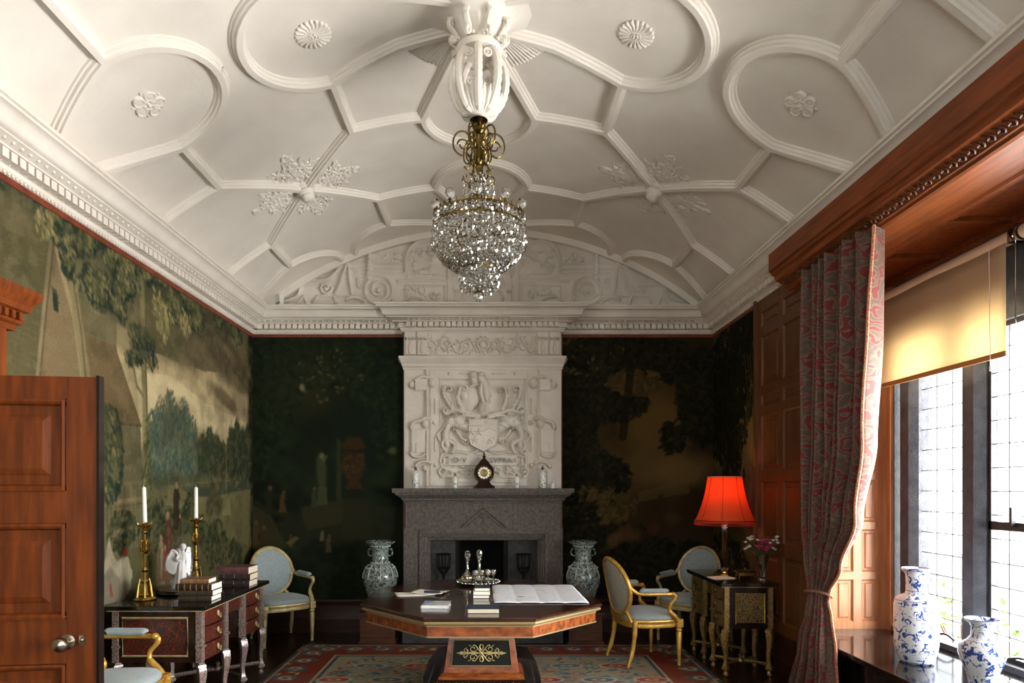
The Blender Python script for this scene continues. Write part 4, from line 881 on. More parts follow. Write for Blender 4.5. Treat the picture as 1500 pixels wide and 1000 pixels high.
# supporters: two rampant lions
for s_ in (-1, 1):
    mx = lambda x: x if s_ < 0 else 1062 - x
    c.st(spline(QL(mx(440), 640, mx(395), 620, mx(345), 625, mx(320), 680, mx(330), 740), 8), .062, .05, .035)
    c.dome(*Q(mx(392), 602), .085, .07, .06); c.dome(*Q(mx(350), 610), .07, .08, .055)
    for k in range(16): a = rr.random() * 6.3; c.leaf(Q(mx(360), 612)[0] + .05 * math.cos(a), Q(mx(360), 612)[1] + .05 * math.sin(a), .05, a, .062, rr.uniform(-1, 1))
    c.st(spline(QL(mx(400), 640, mx(430), 625, mx(450), 640), 5), .022, .055); c.st(spline(QL(mx(380), 660, mx(410), 700, mx(440), 710), 5), .022, .05)
    c.st(spline(QL(mx(325), 710, mx(370), 735, mx(360), 780), 5), .034, .05, .018); c.st(spline(QL(mx(318), 700, mx(300), 740, mx(322), 776), 5), .026, .045, .016)
    c.st(spline(QL(mx(290), 720, mx(272), 680, mx(300), 650, mx(330), 600), 6), .014, .035); c.scroll(*Q(mx(430), 715), .045, 0, s_ * 1.3, .014, .045)
    c.scroll(*Q(mx(305), 770), .05, PI / 2, s_ * 1.1, .018, .035); c.scroll(*Q(mx(306), 885), .055, -PI / 2, s_ * 1.2, .018, .035, 2); c.st(spline(QL(mx(300), 790, mx(290), 830, mx(300), 860), 6), .018, .03)
    c.st(spline(QL(mx(345), 782, mx(400), 776, mx(450), 785, mx(500), 770), 6), .018, .035)
    for k in range(14): c.leaf(*Q(mx(rr.uniform(340, 480)), rr.uniform(862, 905)), .05, rr.random() * 6.3, .03, rr.uniform(-1, 1))
    c.scroll(*Q(mx(455), 880), .04, 0, s_ * 1.1, .013, .03)
# shield, quartered
S0 = QL(452, 598, 612, 598, 612, 700, 600, 740, 532, 775, 464, 740, 452, 700); c.slab(S0, .060); c.st(S0 + [S0[0]], .009, .068)
c.st(QL(531, 600, 531, 772), .004, .066); c.st(QL(452, 672, 612, 672), .003, .064)
c.slab(QL(455, 600, 529, 600, 529, 634, 455, 634), .068); c.st(QL(536, 664, 570, 645, 608, 664), .005, .07)
for x, y in ((467, 668), (508, 668), (486, 714)):
    for k in range(5): a = PI / 2 + k * 2 * PI / 5; X_, Y_ = Q(x, y); c.st([(X_, Y_), (X_ + .034 * math.cos(a), Y_ + .034 * math.sin(a))], .009, .074, .003)
for k in range(7): c.leaf(*Q(545 + 50 * rr.random(), 614 + 14 * rr.random()), .03, rr.random() * 6, .074)
c.dome(*Q(572, 712), .045, .02, .074); c.dome(*Q(590, 702), .016, .016, .076); [c.st(QL(560 + k * 12, 716, 556 + k * 12, 730), .006, .072) for k in range(3)]
# motto band
c.slab(QL(335, 800, 720, 800, 720, 846, 335, 846), .03); c.st(QL(325, 798, 735, 798), .007, .034); c.st(QL(325, 850, 735, 850), .007, .034)
for mx in (lambda x: x, lambda x: 1056 - x): c.st(spline(QL(mx(330), 800, mx(306), 806, mx(312), 826, mx(304), 846, mx(330), 850), 5), .014, .032)
c.H += (fbm(c.X, c.Y, 24, 9) - .5) * .003
b = MB(); b.box(OMX0, OMX1, OMY, YB, 1.58, 3.32); om = struct(b, 'trim_6', M['relief'], smooth=0)
c.H[:, 0] = c.H[:, -1] = -.01
c.mesh(lambda X, Y, H: (X, OMY - .004 - H * 1.8, Y), 'armorial_relief', M['relief'], om)
LET = mat('shaded_lettering', (158, 148, 134), None, rough=.85)  # raised letters coloured darker than the relief, standing in for their shadows
def letters(txt, x, z, size, y, m, par, nm='lettering', depth=.010):
    cu = bpy.data.curves.new(nm, 'FONT'); cu.body = txt; cu.size = size; cu.extrude = depth; cu.align_x = 'CENTER'; cu.space_character = 1.1
    o = bpy.data.objects.new(nm, cu); COL.objects.link(o); o.location = (x, y, z); o.rotation_euler = (PI / 2, 0, 0); cu.materials.append(m)
    if par: o.parent = par
    return o
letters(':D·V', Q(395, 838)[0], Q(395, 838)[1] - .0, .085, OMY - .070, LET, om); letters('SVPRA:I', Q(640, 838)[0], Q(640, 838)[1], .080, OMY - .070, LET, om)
# shelf cornice between overmantel and frieze
sh = [(0, 2.905), (.012, 2.908), (.016, 2.93), (.03, 2.94), (.036, 2.965), (.052, 2.985), (.075, 3.02), (.08, 3.045), (0, 3.05)]
b = MB(); X0, X1 = OMX0, OMX1; b.loft([[(X0 - u, OMY + .09, z) for u, z in sh], [(X0 - u * .6, OMY - u, z) for u, z in sh], [(X1 + u * .6, OMY - u, z) for u, z in sh], [(X1 + u, OMY + .09, z) for u, z in sh]], False)
b.build('shelf_moulding', M['relief'], om, smooth=20)
# frieze with scrolls
c = Canvas(OMX0 + .0, OMX1, 3.05, 3.325, .005); W_ = OMX1 - OMX0; xm = (OMX0 + OMX1) / 2
for s_ in (-1, 1):
    for k in range(3):
        x = xm + s_ * (.20 + .19 * k); y = 3.17 + (.03 if k % 2 else -.01); c.scroll(x, y, .075, rr.random() * 6, s_ * (1.3 if k % 2 else -1.3), .015, .022)
        for j in range(9): a = rr.random() * 6.3; c.leaf(x + .06 * math.cos(a), y + .06 * math.sin(a), .06, a, .02, rr.uniform(-1.3, 1.3))
    c.st(spline([(xm + s_ * .06, 3.1), (xm + s_ * .16, 3.25), (xm + s_ * .28, 3.09), (xm + s_ * .40, 3.26), (xm + s_ * .52, 3.1), (xm + s_ * .60, 3.22)], 6), .010, .02)
    for xb in (.66, .79):                                 # pilaster brackets
        x0 = xm + s_ * xb; c.slab([(x0 - .055, 3.06), (x0 + .055, 3.06), (x0 + .055, 3.25), (x0 - .055, 3.25)], .030); c.slab([(x0 - .06, 3.25), (x0 + .06, 3.25), (x0 + .06, 3.31), (x0 - .06, 3.31)], .045)
        for j in range(3): c.leaf(x0, 3.08, .13, PI / 2 + (j - 1) * .35, .045, (1 - j) * .5); c.dome(x0 - .035 + .035 * j, 3.235, .018, .02, .06)
        c.st([(x0 - .05, 3.065), (x0 + .05, 3.065)], .008, .045)
c.ring(xm, 3.18, .06, .014, .026); c.dome(xm, 3.18, .04, .045, .028)
for j in range(12): a = j * PI / 6; c.leaf(xm + .065 * math.cos(a), 3.18 + .065 * math.sin(a), .05, a, .024, 1)
c.rect(OMX0, OMX1, 3.055, 3.066, .012); c.rect(OMX0, OMX1, 3.315, 3.325, .014); c.H[:, 0] = c.H[:, -1] = -.01
c.mesh(lambda X, Y, H: (X, OMY - .004 - H * 1.6, Y), 'frieze_relief', M['relief'], om)

# stone chimneypiece
FX0, FX1, FY = -.955, .745, 6.93; FM = (FX0 + FX1) / 2; OX0, OX1, OZ = -.69, .485, 1.025
fp = thing('fireplace', (0, 0, 0), 'wide grey stone fireplace with moulded shelf below the white overmantel', 'fireplace')
b = MB(); b.box(FX0, OX0 - .12, FY, YB, 0, 1.46); b.box(OX1 + .12, FX1, FY, YB, 0, 1.46); b.box(OX0 - .12, OX1 + .12, FY, YB, OZ + .12, 1.46)
# stepped architrave round the opening
st = [(.12, 0), (.12, -.012), (.105, -.022), (.085, -.022), (.08, -.005), (.062, -.002), (.058, .02), (.035, .028), (.03, .05), (.012, .055), (.008, .09), (0, .10), (0, .30)]
b.loft([[(OX0 - u, FY + d, 0) for u, d in st], [(OX0 - u, FY + d, OZ + u) for u, d in st], [(OX1 + u, FY + d, OZ + u) for u, d in st], [(OX1 + u, FY + d, 0) for u, d in st]], False)
for x in (FX0, FX1): b.prism([(x - .018, FY - .002), (x + .018, FY - .002), (x + .018, YB), (x - .018, YB)], 0, 1.16)
b.build('surround', M['stone'], fp, smooth=25)
sp = [(0, 1.44), (.012, 1.445), (.018, 1.462), (.035, 1.472), (.04, 1.49), (.07, 1.51), (.10, 1.53), (.105, 1.548), (.13, 1.556), (.135, 1.595), (.13, 1.60), (-.14, 1.60)]
b = MB(); b.loft([[(FX0 - u * .95, YB - .01, z) for u, z in sp[:-1]], [(FX0 - u * .95, FY - u, z) for u, z in sp[:-1]], [(FX1 + u * .95, FY - u, z) for u, z in sp[:-1]], [(FX1 + u * .95, YB - .01, z) for u, z in sp[:-1]]], False)
b.box(FX0 - .12, FX1 + .12, FY - .125, YB, 1.55, 1.599); b.box(FX0, FX1, FY, YB, 1.44, 1.58); b.build('mantel_shelf', M['stone'], fp, smooth=20)
b = MB()
def bar(x0, z0, x1, z1, wd=.016, y=FY): b.tube([(x0, y, z0), (x1, y, z1)], wd, 4)
tx = FM + .005; bar(tx - .25, 1.175, tx, 1.385); bar(tx, 1.385, tx + .25, 1.175); bar(tx - .20, 1.175, tx, 1.34, .010); bar(tx, 1.34, tx + .20, 1.175, .010)
bar(tx, 1.17, tx, 1.29, .009); bar(tx - .05, 1.19, tx, 1.24, .007); bar(tx + .05, 1.19, tx, 1.24, .007); bar(tx - .04, 1.29, tx + .04, 1.29, .008)
b.build('triangle_ornament', M['stone'], fp)
for x0_, x1_ in ((OX0, -.42), (.17, OX1)): b = MB(); b.box(x0_, x1_, FY + .19, FY + .24, 0, OZ + .02); b.build('inner_slab', M['stone2'], fp, smooth=0)
b = MB(); b.box(-.42, -.40, FY + .19, FY + .75, 0, OZ); b.box(.12, .175, FY + .20, FY + .32, 0, OZ + .02); b.box(-.42, .17, FY + .3, FY + .32, OZ - .02, OZ + .04); b.build('firebox', M['soot'], fp, smooth=0)
b = MB(); b.prism([(FX0 + .02, FY - .40), (FX1 - .02, FY - .40), (FX1 - .02, FY - .001), (FX0 + .02, FY - .001)], 0, .25); b.build('hearth_slab', M['stone2'], fp, smooth=0, bevel=.01); b = MB(); b.box(OX0 + .002, OX1 - .002, FY, FY + .188, 0, .25); b.build('hearth_slab', M['stone2'], fp, smooth=0)
# iron basket holders against the inner slabs
def holder(x, lab):
    t = thing('fire_dog', (x, FY + .09, .252), lab, 'fire dog', 'iron fire dogs'); b = MB()
    b.lathe([(.05, 0), (.045, .02), (.014, .05), (.012, .34), (.02, .40)], 10)
    b.build('stand', M['iron'], t); b = MB()
    b.tube([(.075 * math.cos(a), .06 * math.sin(a), .62) for a in [k * PI / 8 for k in range(16)]], .008, 6, closed=True); b.tube([(.07 * math.cos(a), .055 * math.sin(a), .47) for a in [k * PI / 8 for k in range(16)]], .008, 6, closed=True)
    for k in range(6): a = k * PI / 3 + .3; b.tube([(.02 * math.cos(a), .02 * math.sin(a), .40), (.07 * math.cos(a), .055 * math.sin(a), .47), (.075 * math.cos(a), .06 * math.sin(a), .62)], .007, 6)
    b.build('cup', M['iron'], t)
holder(-.545, 'black iron cup-topped fire dog on the left side of the hearth opening'); holder(.34, 'black iron cup-topped fire dog on the right side of the hearth opening')

# ================================================================ FLOOR: rug and door
c = Canvas(-1.93, 1.90, 2.6, 6.48, .011, (150, 60, 48)); full = (slice(None), slice(None)); c.warp = 0
RW = [(0, (52, 66, 78)), (.05, (170, 156, 128)), (.075, (128, 48, 40)), (.42, (196, 176, 140)), (.45, (60, 84, 100))]
ed = np.minimum(np.minimum(c.X + 1.93, 1.90 - c.X), 6.48 - c.Y)
for d, col in RW: c.blend(full, (ed > d).astype(float), col)
c.blend(full, (ed > .48).astype(float), (168, 160, 136))
r = random.Random(8)
for k in range(44):                                     # border palmettes
    for ax in (0, 1):
        if ax == 0: x, y = -1.9 + k * .27, 6.53 - .25
        else: x, y = -1.99 + .25, 6.4 - k * .27
        for sg in ((1, -1) if ax else (1,)):
            if abs(x) > 1.95 or y < 2.6: continue
            c.ell(x * sg if ax else x, y, .10, .085, (70, 96, 112), 0, .1); c.ell(x * sg if ax else x, y, .06, .05, (204, 190, 150), 0, .1); c.ell(x * sg if ax else x, y, .03, .03, (160, 60, 50), 0, .1)
            for j in range(5): c.ell((x * sg if ax else x) + r.uniform(-.13, .13), y + r.uniform(-.13, .13), .035, .016, r.choice([(196, 170, 110), (76, 104, 116), (96, 110, 84)]), r.random() * 3, .1)
def infield(x, y): return min(x + 1.93, 1.90 - x, 6.48 - y) > .52
for k in range(1700):                                    # scrolling stems and leaves in blue on the cream field
    x, y = r.uniform(-1.5, 1.5), r.uniform(2.6, 6.05)
    if not infield(x, y): continue
    cl = r.choice([(70, 124, 144), (64, 108, 134), (104, 146, 152), (178, 62, 52), (176, 150, 96), (84, 108, 100)])
    if k % 3 == 0: c.line(spiral((x, y), .07, .015, r.random() * 6, r.choice((-1, 1)) * 1.1, 12), .011, cl)
    else: c.ell(x, y, .04, .016, cl, r.random() * 3, .1)
for i in range(-3, 4):
    for j in range(9):
        x, y = i * .44 + (.22 if j % 2 else 0), 2.75 + j * .42
        if not infield(x, y): continue
        col = (176, 62, 54) if (i + j) % 2 else (80, 116, 134)
        c.ell(x, y, .15, .075, (214, 200, 168), 0, .05); c.ell(x, y, .13, .06, col, 0, .05); c.ell(x, y, .06, .03, (206, 184, 140), 0, .1); c.ell(x, y, .03, .015, col, 0, .1)
c.blend(full, np.clip((fbm(c.X, c.Y, 3, 61) - .45), 0, .3), (110, 92, 74))
c.blend(full, np.ones(c.X.shape) * .25, (96, 80, 62)); RUGC = c.C
ed2 = np.minimum(np.minimum(np.minimum(c.X + 1.93, 1.90 - c.X), 6.48 - c.Y), c.Y - 2.6)
o = c.mesh(lambda X, Y, H: (X, Y, np.where(ed2 < 1e-6, 0.0005, .011 + .002 * fbm(X, Y, 2, 5))), 'rug', paintmat('rug_wool', .95, 1., 160, .3), None, color=True)
tag(o, 'large red, blue and cream patterned rug under the octagonal table', 'rug')
# --- open door leaf at the left
dr = thing('open_door', (-2.64, 2.775, 0), 'tall panelled oak door standing open with round knob', 'door', rz=math.atan2(.10, .86))
b = MB(); cols = [0.0, .12, .72, .865]; rows = [.02, .24, .80, .816 + 0, 1.017, 1.443, 1.588, 1.998, 2.10]
rows = [.02, .24, .816, 1.017, 1.443, 1.588, 1.998, 2.10]
D0, D1 = -.024, .024
rows2 = [(.02, .24), (.816, 1.017), (1.443, 1.588), (1.998, 2.10)]
W0, W1, S1 = 0.0, .865, .735
for x0, x1 in ((0, .12), (S1, W1)): b.box(x0, x1, D0, D1, .02, 2.10)
for z0, z1 in ((.02, .24), (.73, .85), (.98, 1.06)) : pass
RR = [(.02, .24), (.816 - .2, .816 + 0), (1.017, 1.017), (1.443, 1.588), (1.998, 2.10)]
RR = [(.02, .22), (.816, 1.017), (1.443, 1.588), (1.998, 2.10)]
for z0, z1 in RR: b.box(.12, S1, D0, D1, z0, z1)
b.build('leaf_frame', M['oak'], dr, smooth=0, bevel=.002)
for i in range(3):
    z0, z1 = RR[i][1], RR[i + 1][0]; b = MB()
    def rg(u, d, sg): return [(.12 + u, sg * d, z0 + u), (S1 - u, sg * d, z0 + u), (S1 - u, sg * d, z1 - u), (.12 + u, sg * d, z1 - u)]
    for sg in (-1, 1):
        rs = [rg(0, .032, sg), rg(.012, .034, sg), rg(.022, .028, sg), rg(.03, .010, sg), rg(.07, .010, sg), rg(.078, .014, sg), rg(.10, .020, sg)]
        b.loft(rs, True, False); b.add(rs[-1], [(0, 1, 2, 3)])
    b.build('door_panel', M['oak'], dr, smooth=0)
b = MB(); b.box(W1, W1 + .012, -.030, .016, .02, 2.105); b.build('closing_edge', M['ebony'], dr, smooth=0)
b = MB(); b.lathe([(.001, 0), (.034, .0), (.034, .006), (.012, .012), (.011, .03), (.020, .036), (.031, .048), (.034, .062), (.028, .076), (.012, .084), (.001, .086)], 20)
o = b.build('knob', M['pewter'], dr); o.location = (.742, -.024, .915); o.rotation_euler = (PI / 2, 0, 0)
b = MB(); b.prism([(-.009, -.022), (.009, -.022), (.013, 0), (.009, .026), (-.009, .026), (-.013, 0)], 0, .008); b.sphere((0, .004, .010), .008)
o = b.build('key_escutcheon', M['pewter'], dr); o.location = (.805, -.024, .92); o.rotation_euler = (PI / 2, 0, 0)
for z in (.3, 1.1, 1.85):
    b = MB(); b.tube([(-.004, -.03, z), (-.004, -.03, z + .1)], .008, 8); b.build('hinge', M['oldbrass'], dr)
# door case on the left wall with a cornice
b = MB(); b.box(XL, XL + .07, 3.24, 3.42, 0, 2.46); b.box(XL, XL + .085, 3.23, 3.43, 2.10, 2.13); b.box(XL, XL + .066, 2.30, 3.418, 2.131, 2.47)
pr = [(0, 2.46), (.075, 2.46), (.08, 2.49), (.10, 2.50), (.10, 2.56), (.125, 2.57), (.13, 2.60), (.155, 2.64), (.165, 2.66), (.165, 2.685), (0, 2.72)]
b.loft([[(XL + u, 2.2, z) for u, z in pr], [(XL + u, 3.40 + u, z) for u, z in pr], [(XL, 3.40 + u, z) for u, z in pr]], False)
for k in range(22): b.box(XL + .09, XL + .125, 3.44 - k * .05, 3.465 - k * .05, 2.515, 2.555)
b.box(XL, XL + .06, 2.50, 2.72, 0, 2.2); b.box(XL - .02, XL + .012, 2.72, 3.24, 0, 2.13)
struct(b, 'door_1', M['oak'], smooth=0)

# ================================================================ OCTAGONAL TABLE
TC = (-.085, 4.99); TH = .762
tb = thing('octagonal_table', (TC[0], TC[1], 0), 'large dark octagonal table with inlaid apron and black and gold pedestal panel', 'table')
def octo(h): k = h * math.tan(PI / 8); return [(-k, -h), (k, -h), (h, -k), (h, k), (k, h), (-k, h), (-h, k), (-h, -k)]
def octl(prof): return [[(x, y, z) for x, y in octo(r)] for r, z in prof]
b = MB(); b.loft(octl([(.845, TH - .028), (.872, TH - .024), (.88, TH - .016), (.88, TH - .006), (.874, TH)])); b.build('table_top', M['rosewood'], tb, smooth=0)
b = MB(); b.loft(octl([(.85, TH - .052), (.866, TH - .05), (.873, TH - .040), (.868, TH - .030), (.85, TH - .029)])); b.build('edge_moulding', M['brassline'], tb, smooth=0)
b = MB(); b.loft(octl([(.80, TH - .135), (.835, TH - .135), (.835, TH - .054), (.80, TH - .054)])); b.build('apron', M['walnut'], tb, smooth=0)
b = MB()
for z in (TH - .136, TH - .064): b.loft(octl([(.83, z - .005), (.841, z - .004), (.841, z + .004), (.83, z + .005)]))
b.build('apron_stringing', M['brassline'], tb, smooth=0)
def sqr(h): return [(-h, -h), (h, -h), (h, h), (-h, h)]
b = MB(); b.loft([[(x, y, z) for x, y in sqr(h)] for h, z in ((.32, TH - .13), (.235, TH - .15), (.235, .56), (.28, .235), (.305, .222), (.318, .205), (.318, .19))]); b.build('pedestal', M['walnut'], tb, smooth=0, bevel=.003)
b = MB(); b.loft([[(x, y, z) for x, y in sqr(h)] for h, z in ((.31, .195), (.33, .185), (.40, .12), (.42, .11), (.44, .10))])
b.build('fret_band', M['ebony'], tb, smooth=0)
b = MB(); b.loft([[(x, y, z) for x, y in [(h * math.cos(a), h * math.sin(a)) for a in [PI / 4 + k * PI / 2 for k in range(4)]]] for h, z in ((.64, .014), (.64, .10), (.58, .12), (.40, .12))]); 
b.loft([[(x, y, z) for x, y in [(-h, .0), (h, .0), (h * .9, .40), (-h * .9, .40)]] for h, z in ((.47, .014), (.46, .12), (.42, .25), (.30, .27))])
b.build('base_plinth', M['ebony'], tb, smooth=0)
def onface(u, v, d=0):     # pedestal front face: u across, v height
    t_ = (.56 - v) / .325; return (u * (1 + .17 * t_), -(.235 + .045 * t_) - d, v)
b = MB()
def fpoly(pts, d, y0=0): b.add([onface(u, v, d) for u, v in pts], [tuple(range(len(pts)))])
PW, PZ0, PZ1 = .195, .282, .470
b = MB(); ring = [onface(-PW, PZ0, .002), onface(PW, PZ0, .002), onface(PW, PZ1, .002), onface(-PW, PZ1, .002)]; ring2 = [onface(-PW, PZ0, .006), onface(PW, PZ0, .006), onface(PW, PZ1, .006), onface(-PW, PZ1, .006)]
b.loft([ring, ring2]); pn = b.build('painted_panel', mat('black_lacquer', (20, 20, 14), None, rough=.55, spec=.2), tb, smooth=0)
b = MB(); b.tube([onface(u, v, .008) for u, v in ((-PW, PZ0), (PW, PZ0), (PW, PZ1), (-PW, PZ1))], .007, 4, closed=True); b.build('gilt_border', M['brassline'], pn, smooth=0)
b = MB(); OG = mat('ornament_gold', (206, 188, 132), None, rough=.45, metal=.2); zc = (PZ0 + PZ1) / 2
def orn(pts, r): b.tube([onface(x * 1.02, zc + z * .88, .008) for x, z in pts], r, 6, flat=.5)
for sx in (-1, 1):
    for sz in (-1, 1):
        orn([(sx * x, sz * z) for x, z in spiral((.055, .035), .028, .006, PI, 1.1, 18)], .0055); orn([(sx * x, sz * z) for x, z in spiral((.10, .020), .020, .005, PI * .5, -1.1, 16)], .0045)
        orn([(sx * x, sz * z) for x, z in spline([(0, .0), (.02, .03), (.045, .064), (.06, .058)], 5)], [.008] * 5 + [.006] * 11); orn([(sx * x, sz * z) for x, z in spline([(0, 0), (.05, .006), (.10, .004), (.14, .012)], 5)], .005)
        orn([(sx * x, sz * z) for x, z in spline([(.0, .02), (.012, .05), (.004, .072)], 5)], .007); orn([(sx * x, sz * z) for x, z in ((.07, .055), (.088, .066))], [.006, .002])
    orn([(sx * .12, 0), (sx * .14, 0), (sx * .165, 0)], [.006, .016, .002]); orn([(sx * .01, 0), (sx * .10, 0)], .006)
orn([(-.012, 0), (0, 0), (.012, 0)], [.004, .018, .004]); b.build('gold_arabesque', OG, pn)
b = MB()
for k in range(15):
    u = -.335 + k * .048; q_ = lambda t_: (.33 + (.40 - .33) * t_, .185 + (.12 - .185) * t_)
    h1, z1 = q_(.15); h2, z2 = q_(.85); b.tube([(u * .96, -h1 - .004, z1), (u, -h2 - .006, z2)], [.006, .013], 5); b.tube([(u - .016, -h2 - .004, z2 + .008), (u, -h2 - .01, z2 - .006), (u + .016, -h2 - .004, z2 + .008)], .005, 4)
b.build('fret_carving', M['brassline'], tb)

# ---- things on the table
def book(name_, w, d, h, cover, loc, rz, label, group=None, spine='x', parent=None, pagemat=None):
    """w along local x, d along local y (spine at -x side when spine == 'x', at -y side when 'y')"""
    t = thing('book', loc, label, 'book', group, rz); cv = .003; b = MB()
    b.box(-w / 2, w / 2, -d / 2, d / 2, 0, cv); b.box(-w / 2, w / 2, -d / 2, d / 2, h - cv, h)
    if spine == 'x': P = [(-w / 2 - .006 * math.sin(PI * k / 6) , h * k / 6) for k in range(7)]; b.loft([[(x, y, z) for x, z in P] + [(-w / 2 + .004, y, h), (-w / 2 + .004, y, 0)] for y in (-d / 2, d / 2)])
    else: P = [(-d / 2 - .006 * math.sin(PI * k / 6), h * k / 6) for k in range(7)]; b.loft([[(x, y, z) for y, z in P] + [(x, -d / 2 + .004, h), (x, -d / 2 + .004, 0)] for x in (-w / 2, w / 2)])
    b.build('cover', cover, t, smooth=30); b = MB(); g_ = .004
    b.box(-w / 2 + (.003 if spine == 'x' else g_), w / 2 - g_, -d / 2 + (.003 if spine == 'y' else g_), d / 2 - g_, cv, h - cv); b.build('page_block', pagemat or M['pages'], t, smooth=0)
    return t
def bands(t, w, d, h, m, n=5):
    b = MB()
    for k in range(n):
        x = -w / 2 + w * (k + .5) / n; b.loft([[(x + s_, -d / 2 - .0075 * math.sin(PI * i / 6) - .0008, h * i / 6) for i in range(7)] + [(x + s_, -d / 2, h * (6 - i) / 6) for i in range(7)] for s_ in (-.003, .003)])
    b.build('spine_band', m, t)
navy = mat('navy_cloth', (40, 54, 74), (34, 46, 64), 60, .6); dk_ = mat('black_cloth', (40, 42, 48), None, rough=.5); greyc = mat('grey_cover', (150, 154, 150), (200, 200, 196), 14, .4)
book('b', .215, .165, .032, navy, (-.065, 4.33, TH), .02, 'dark blue clothbound book at the front edge of the octagonal table', spine='x')
book('b', .19, .17, .026, greyc, (-.40, 4.50, TH), -.05, 'pale grey covered book near front left of the octagonal table', pagemat=M['white'])
for o_, x in ((MB(), 0),):
    o_.prism([(-.09, .03), (-.055, .078), (-.02, .078), (-.075, -.02)], .0262, .0268); ob = o_.build('cover_stripe', mat('blue_stripe', (70, 140, 200), None, rough=.4), bpy.data.objects['book.001'], smooth=0)
z = TH
for i, (w_, d_, h_, m_, lb) in enumerate(((.125, .19, .026, dk_, 'bottom book of the small three-book stack on the octagonal table'), (.13, .18, .028, mat('cream_cloth', (196, 180, 150), None, rough=.6), 'middle book of the small three-book stack on the octagonal table'), (.118, .185, .026, dk_, 'dark topmost book of the small three-book stack on the octagonal table'))):
    book('b', w_, d_, h_, m_, (-.09 + .004 * i, 4.92, z), PI, lb, 'three-book stack on the octagonal table', 'y', pagemat=M['paper']); z += h_ + .0004
# map sheet
def mapmat():
    m, nt, bs, N, L = nmat('map_paper'); tc = N('ShaderNodeTexCoord'); v = N('ShaderNodeTexVoronoi'); v.feature = 'DISTANCE_TO_EDGE'; v.inputs['Scale'].default_value = 7
    n = N('ShaderNodeTexNoise'); n.inputs['Scale'].default_value = 5; mx = N('ShaderNodeMix'); mx.data_type = 'VECTOR'; mx.inputs[0].default_value = .2; L(tc.outputs['Object'], n.inputs[0]); L(tc.outputs['Object'], mx.inputs[4]); L(n.outputs[1], mx.inputs[5]); L(mx.outputs[1], v.inputs[0])
    r = N('ShaderNodeValToRGB'); e = r.color_ramp.elements; e[0].position = .0; e[1].position = .02; e[0].color = (*lin((186, 192, 206)), 1); e[1].color = (*lin((232, 234, 240)), 1); L(v.outputs[0], r.inputs[0]); L(r.outputs[0], bs.inputs['Base Color']); bs.inputs['Roughness'].default_value = .75; return m
t = thing('map_sheet', (.335, 5.02, TH + .004), 'large unfolded white map sheet lying on the right of the octagonal table', 'map')
b = MB()
def mp_(u, v): x = -.345 + .69 * u; fold = .004 * abs(math.sin(PI * u * 4)) ** .4 + .003 * abs(math.sin(PI * v * 3)) ** .4; return (x + (.02 * (1 - v)), -.40 + .86 * v, fold + .0005)
b.grid(mp_, 40, 24); o = b.build('sheet', mapmat(), t, smooth=180); s_ = o.modifiers.new('t', 'SOLIDIFY'); s_.thickness = .0012
b = MB(); b.tube([(-.13, -.18, .008), (-.115, -.185, .008), (-.10, -.17, .008)], .0018, 4); b.tube([(-.13, -.18, .008), (-.145, -.165, .0075)], .0015, 4); b.build('ink_mark', dk_, t)
# papers at the left
for i, (x, y, rz, w_, d_, lb) in enumerate(((-.62, 5.02, .25, .30, .21, 'lower loose cream paper sheet on the left of the octagonal table'), (-.50, 5.07, -.30, .26, .19, 'upper curled cream paper sheet with the dark pen case on it'))):
    t = thing('paper_sheet', (x, y, TH + .001 + .006 * i), lb, 'paper', 'loose papers on the table', rz)
    b = MB(); b.grid(lambda u, v: (-w_ / 2 + w_ * u, -d_ / 2 + d_ * v, .003 + .010 * abs(u - .5) ** 2 * 4 * (.4 + i * .3) + .002 * math.sin(5 * v)), 16, 10); o = b.build('sheet', M['paper'], t, smooth=180)
    s_ = o.modifiers.new('t', 'SOLIDIFY'); s_.thickness = .0012
b = MB(); b.tube([(-.07, 0, 0), (-.065, 0, 0), (.055, 0, 0), (.065, 0, 0)], [.006, .013, .013, .005], 12, flat=.7)
t = thing('pen_case', (-.475, 5.0, TH + .024), 'dark blue pen case lying on the loose papers', 'pen case', rz=-.12); b.build('barrel', navy, t); b = MB(); b.tube([(.055, 0, 0), (.11, .0, -.003)], [.006, .003], 8); b.build('tip', M['silver'], t)
# tray, decanters, glasses
TX, TY = -.13, 5.55
t = thing('silver_tray', (TX, TY, TH + .002), 'round silver tray carrying decanters and glasses at the back of the table', 'tray')
b = MB(); b.lathe([(.001, .014), (.15, .014), (.165, .018), (.185, .028), (.188, .026), (.168, .013), (.15, .009), (.001, .009)], 40)
[b.sphere((.186 * math.cos(a), .186 * math.sin(a), .026), .008, 8, 5) for a in [k * PI / 16 for k in range(32)]]; b.build('dish', M['silver'], t)
for k in range(3): a = k * 2 * PI / 3 + .5; b = MB(); b.sphere((.13 * math.cos(a), .13 * math.sin(a), .006), .007); b.build('foot', M['silver'], t)
def decanter(x, y, lb, fill):
    t = thing('decanter', (x, y, TH + .0175), lb, 'decanter', 'cut glass decanters')
    b = MB(); b.lathe([(.001, .0), (.040, 0), (.052, .012), (.058, .035), (.055, .06), (.040, .082), (.020, .10), (.013, .125), (.012, .17), (.014, .19), (.026, .198), (.026, .202), (.012, .198), (.010, .19), (.009, .13), (.014, .104), (.034, .082), (.049, .06), (.052, .035), (.046, .016), (.001, .008)], 24); b.build('body', M['tableglass'], t, smooth=50)
    if fill: b = MB(); b.lathe([(.001, .009), (.044, .016), (.0505, .035), (.0485, .058), (.001, .058)], 24); b.build('wine', M['amber'], t)
    b = MB(); b.lathe([(.001, .185), (.008, .186), (.009, .205), (.014, .212), (.024, .23), (.027, .248), (.022, .266), (.010, .277), (.001, .279)], 10); b.build('stopper', M['crystal'], t, smooth=20)
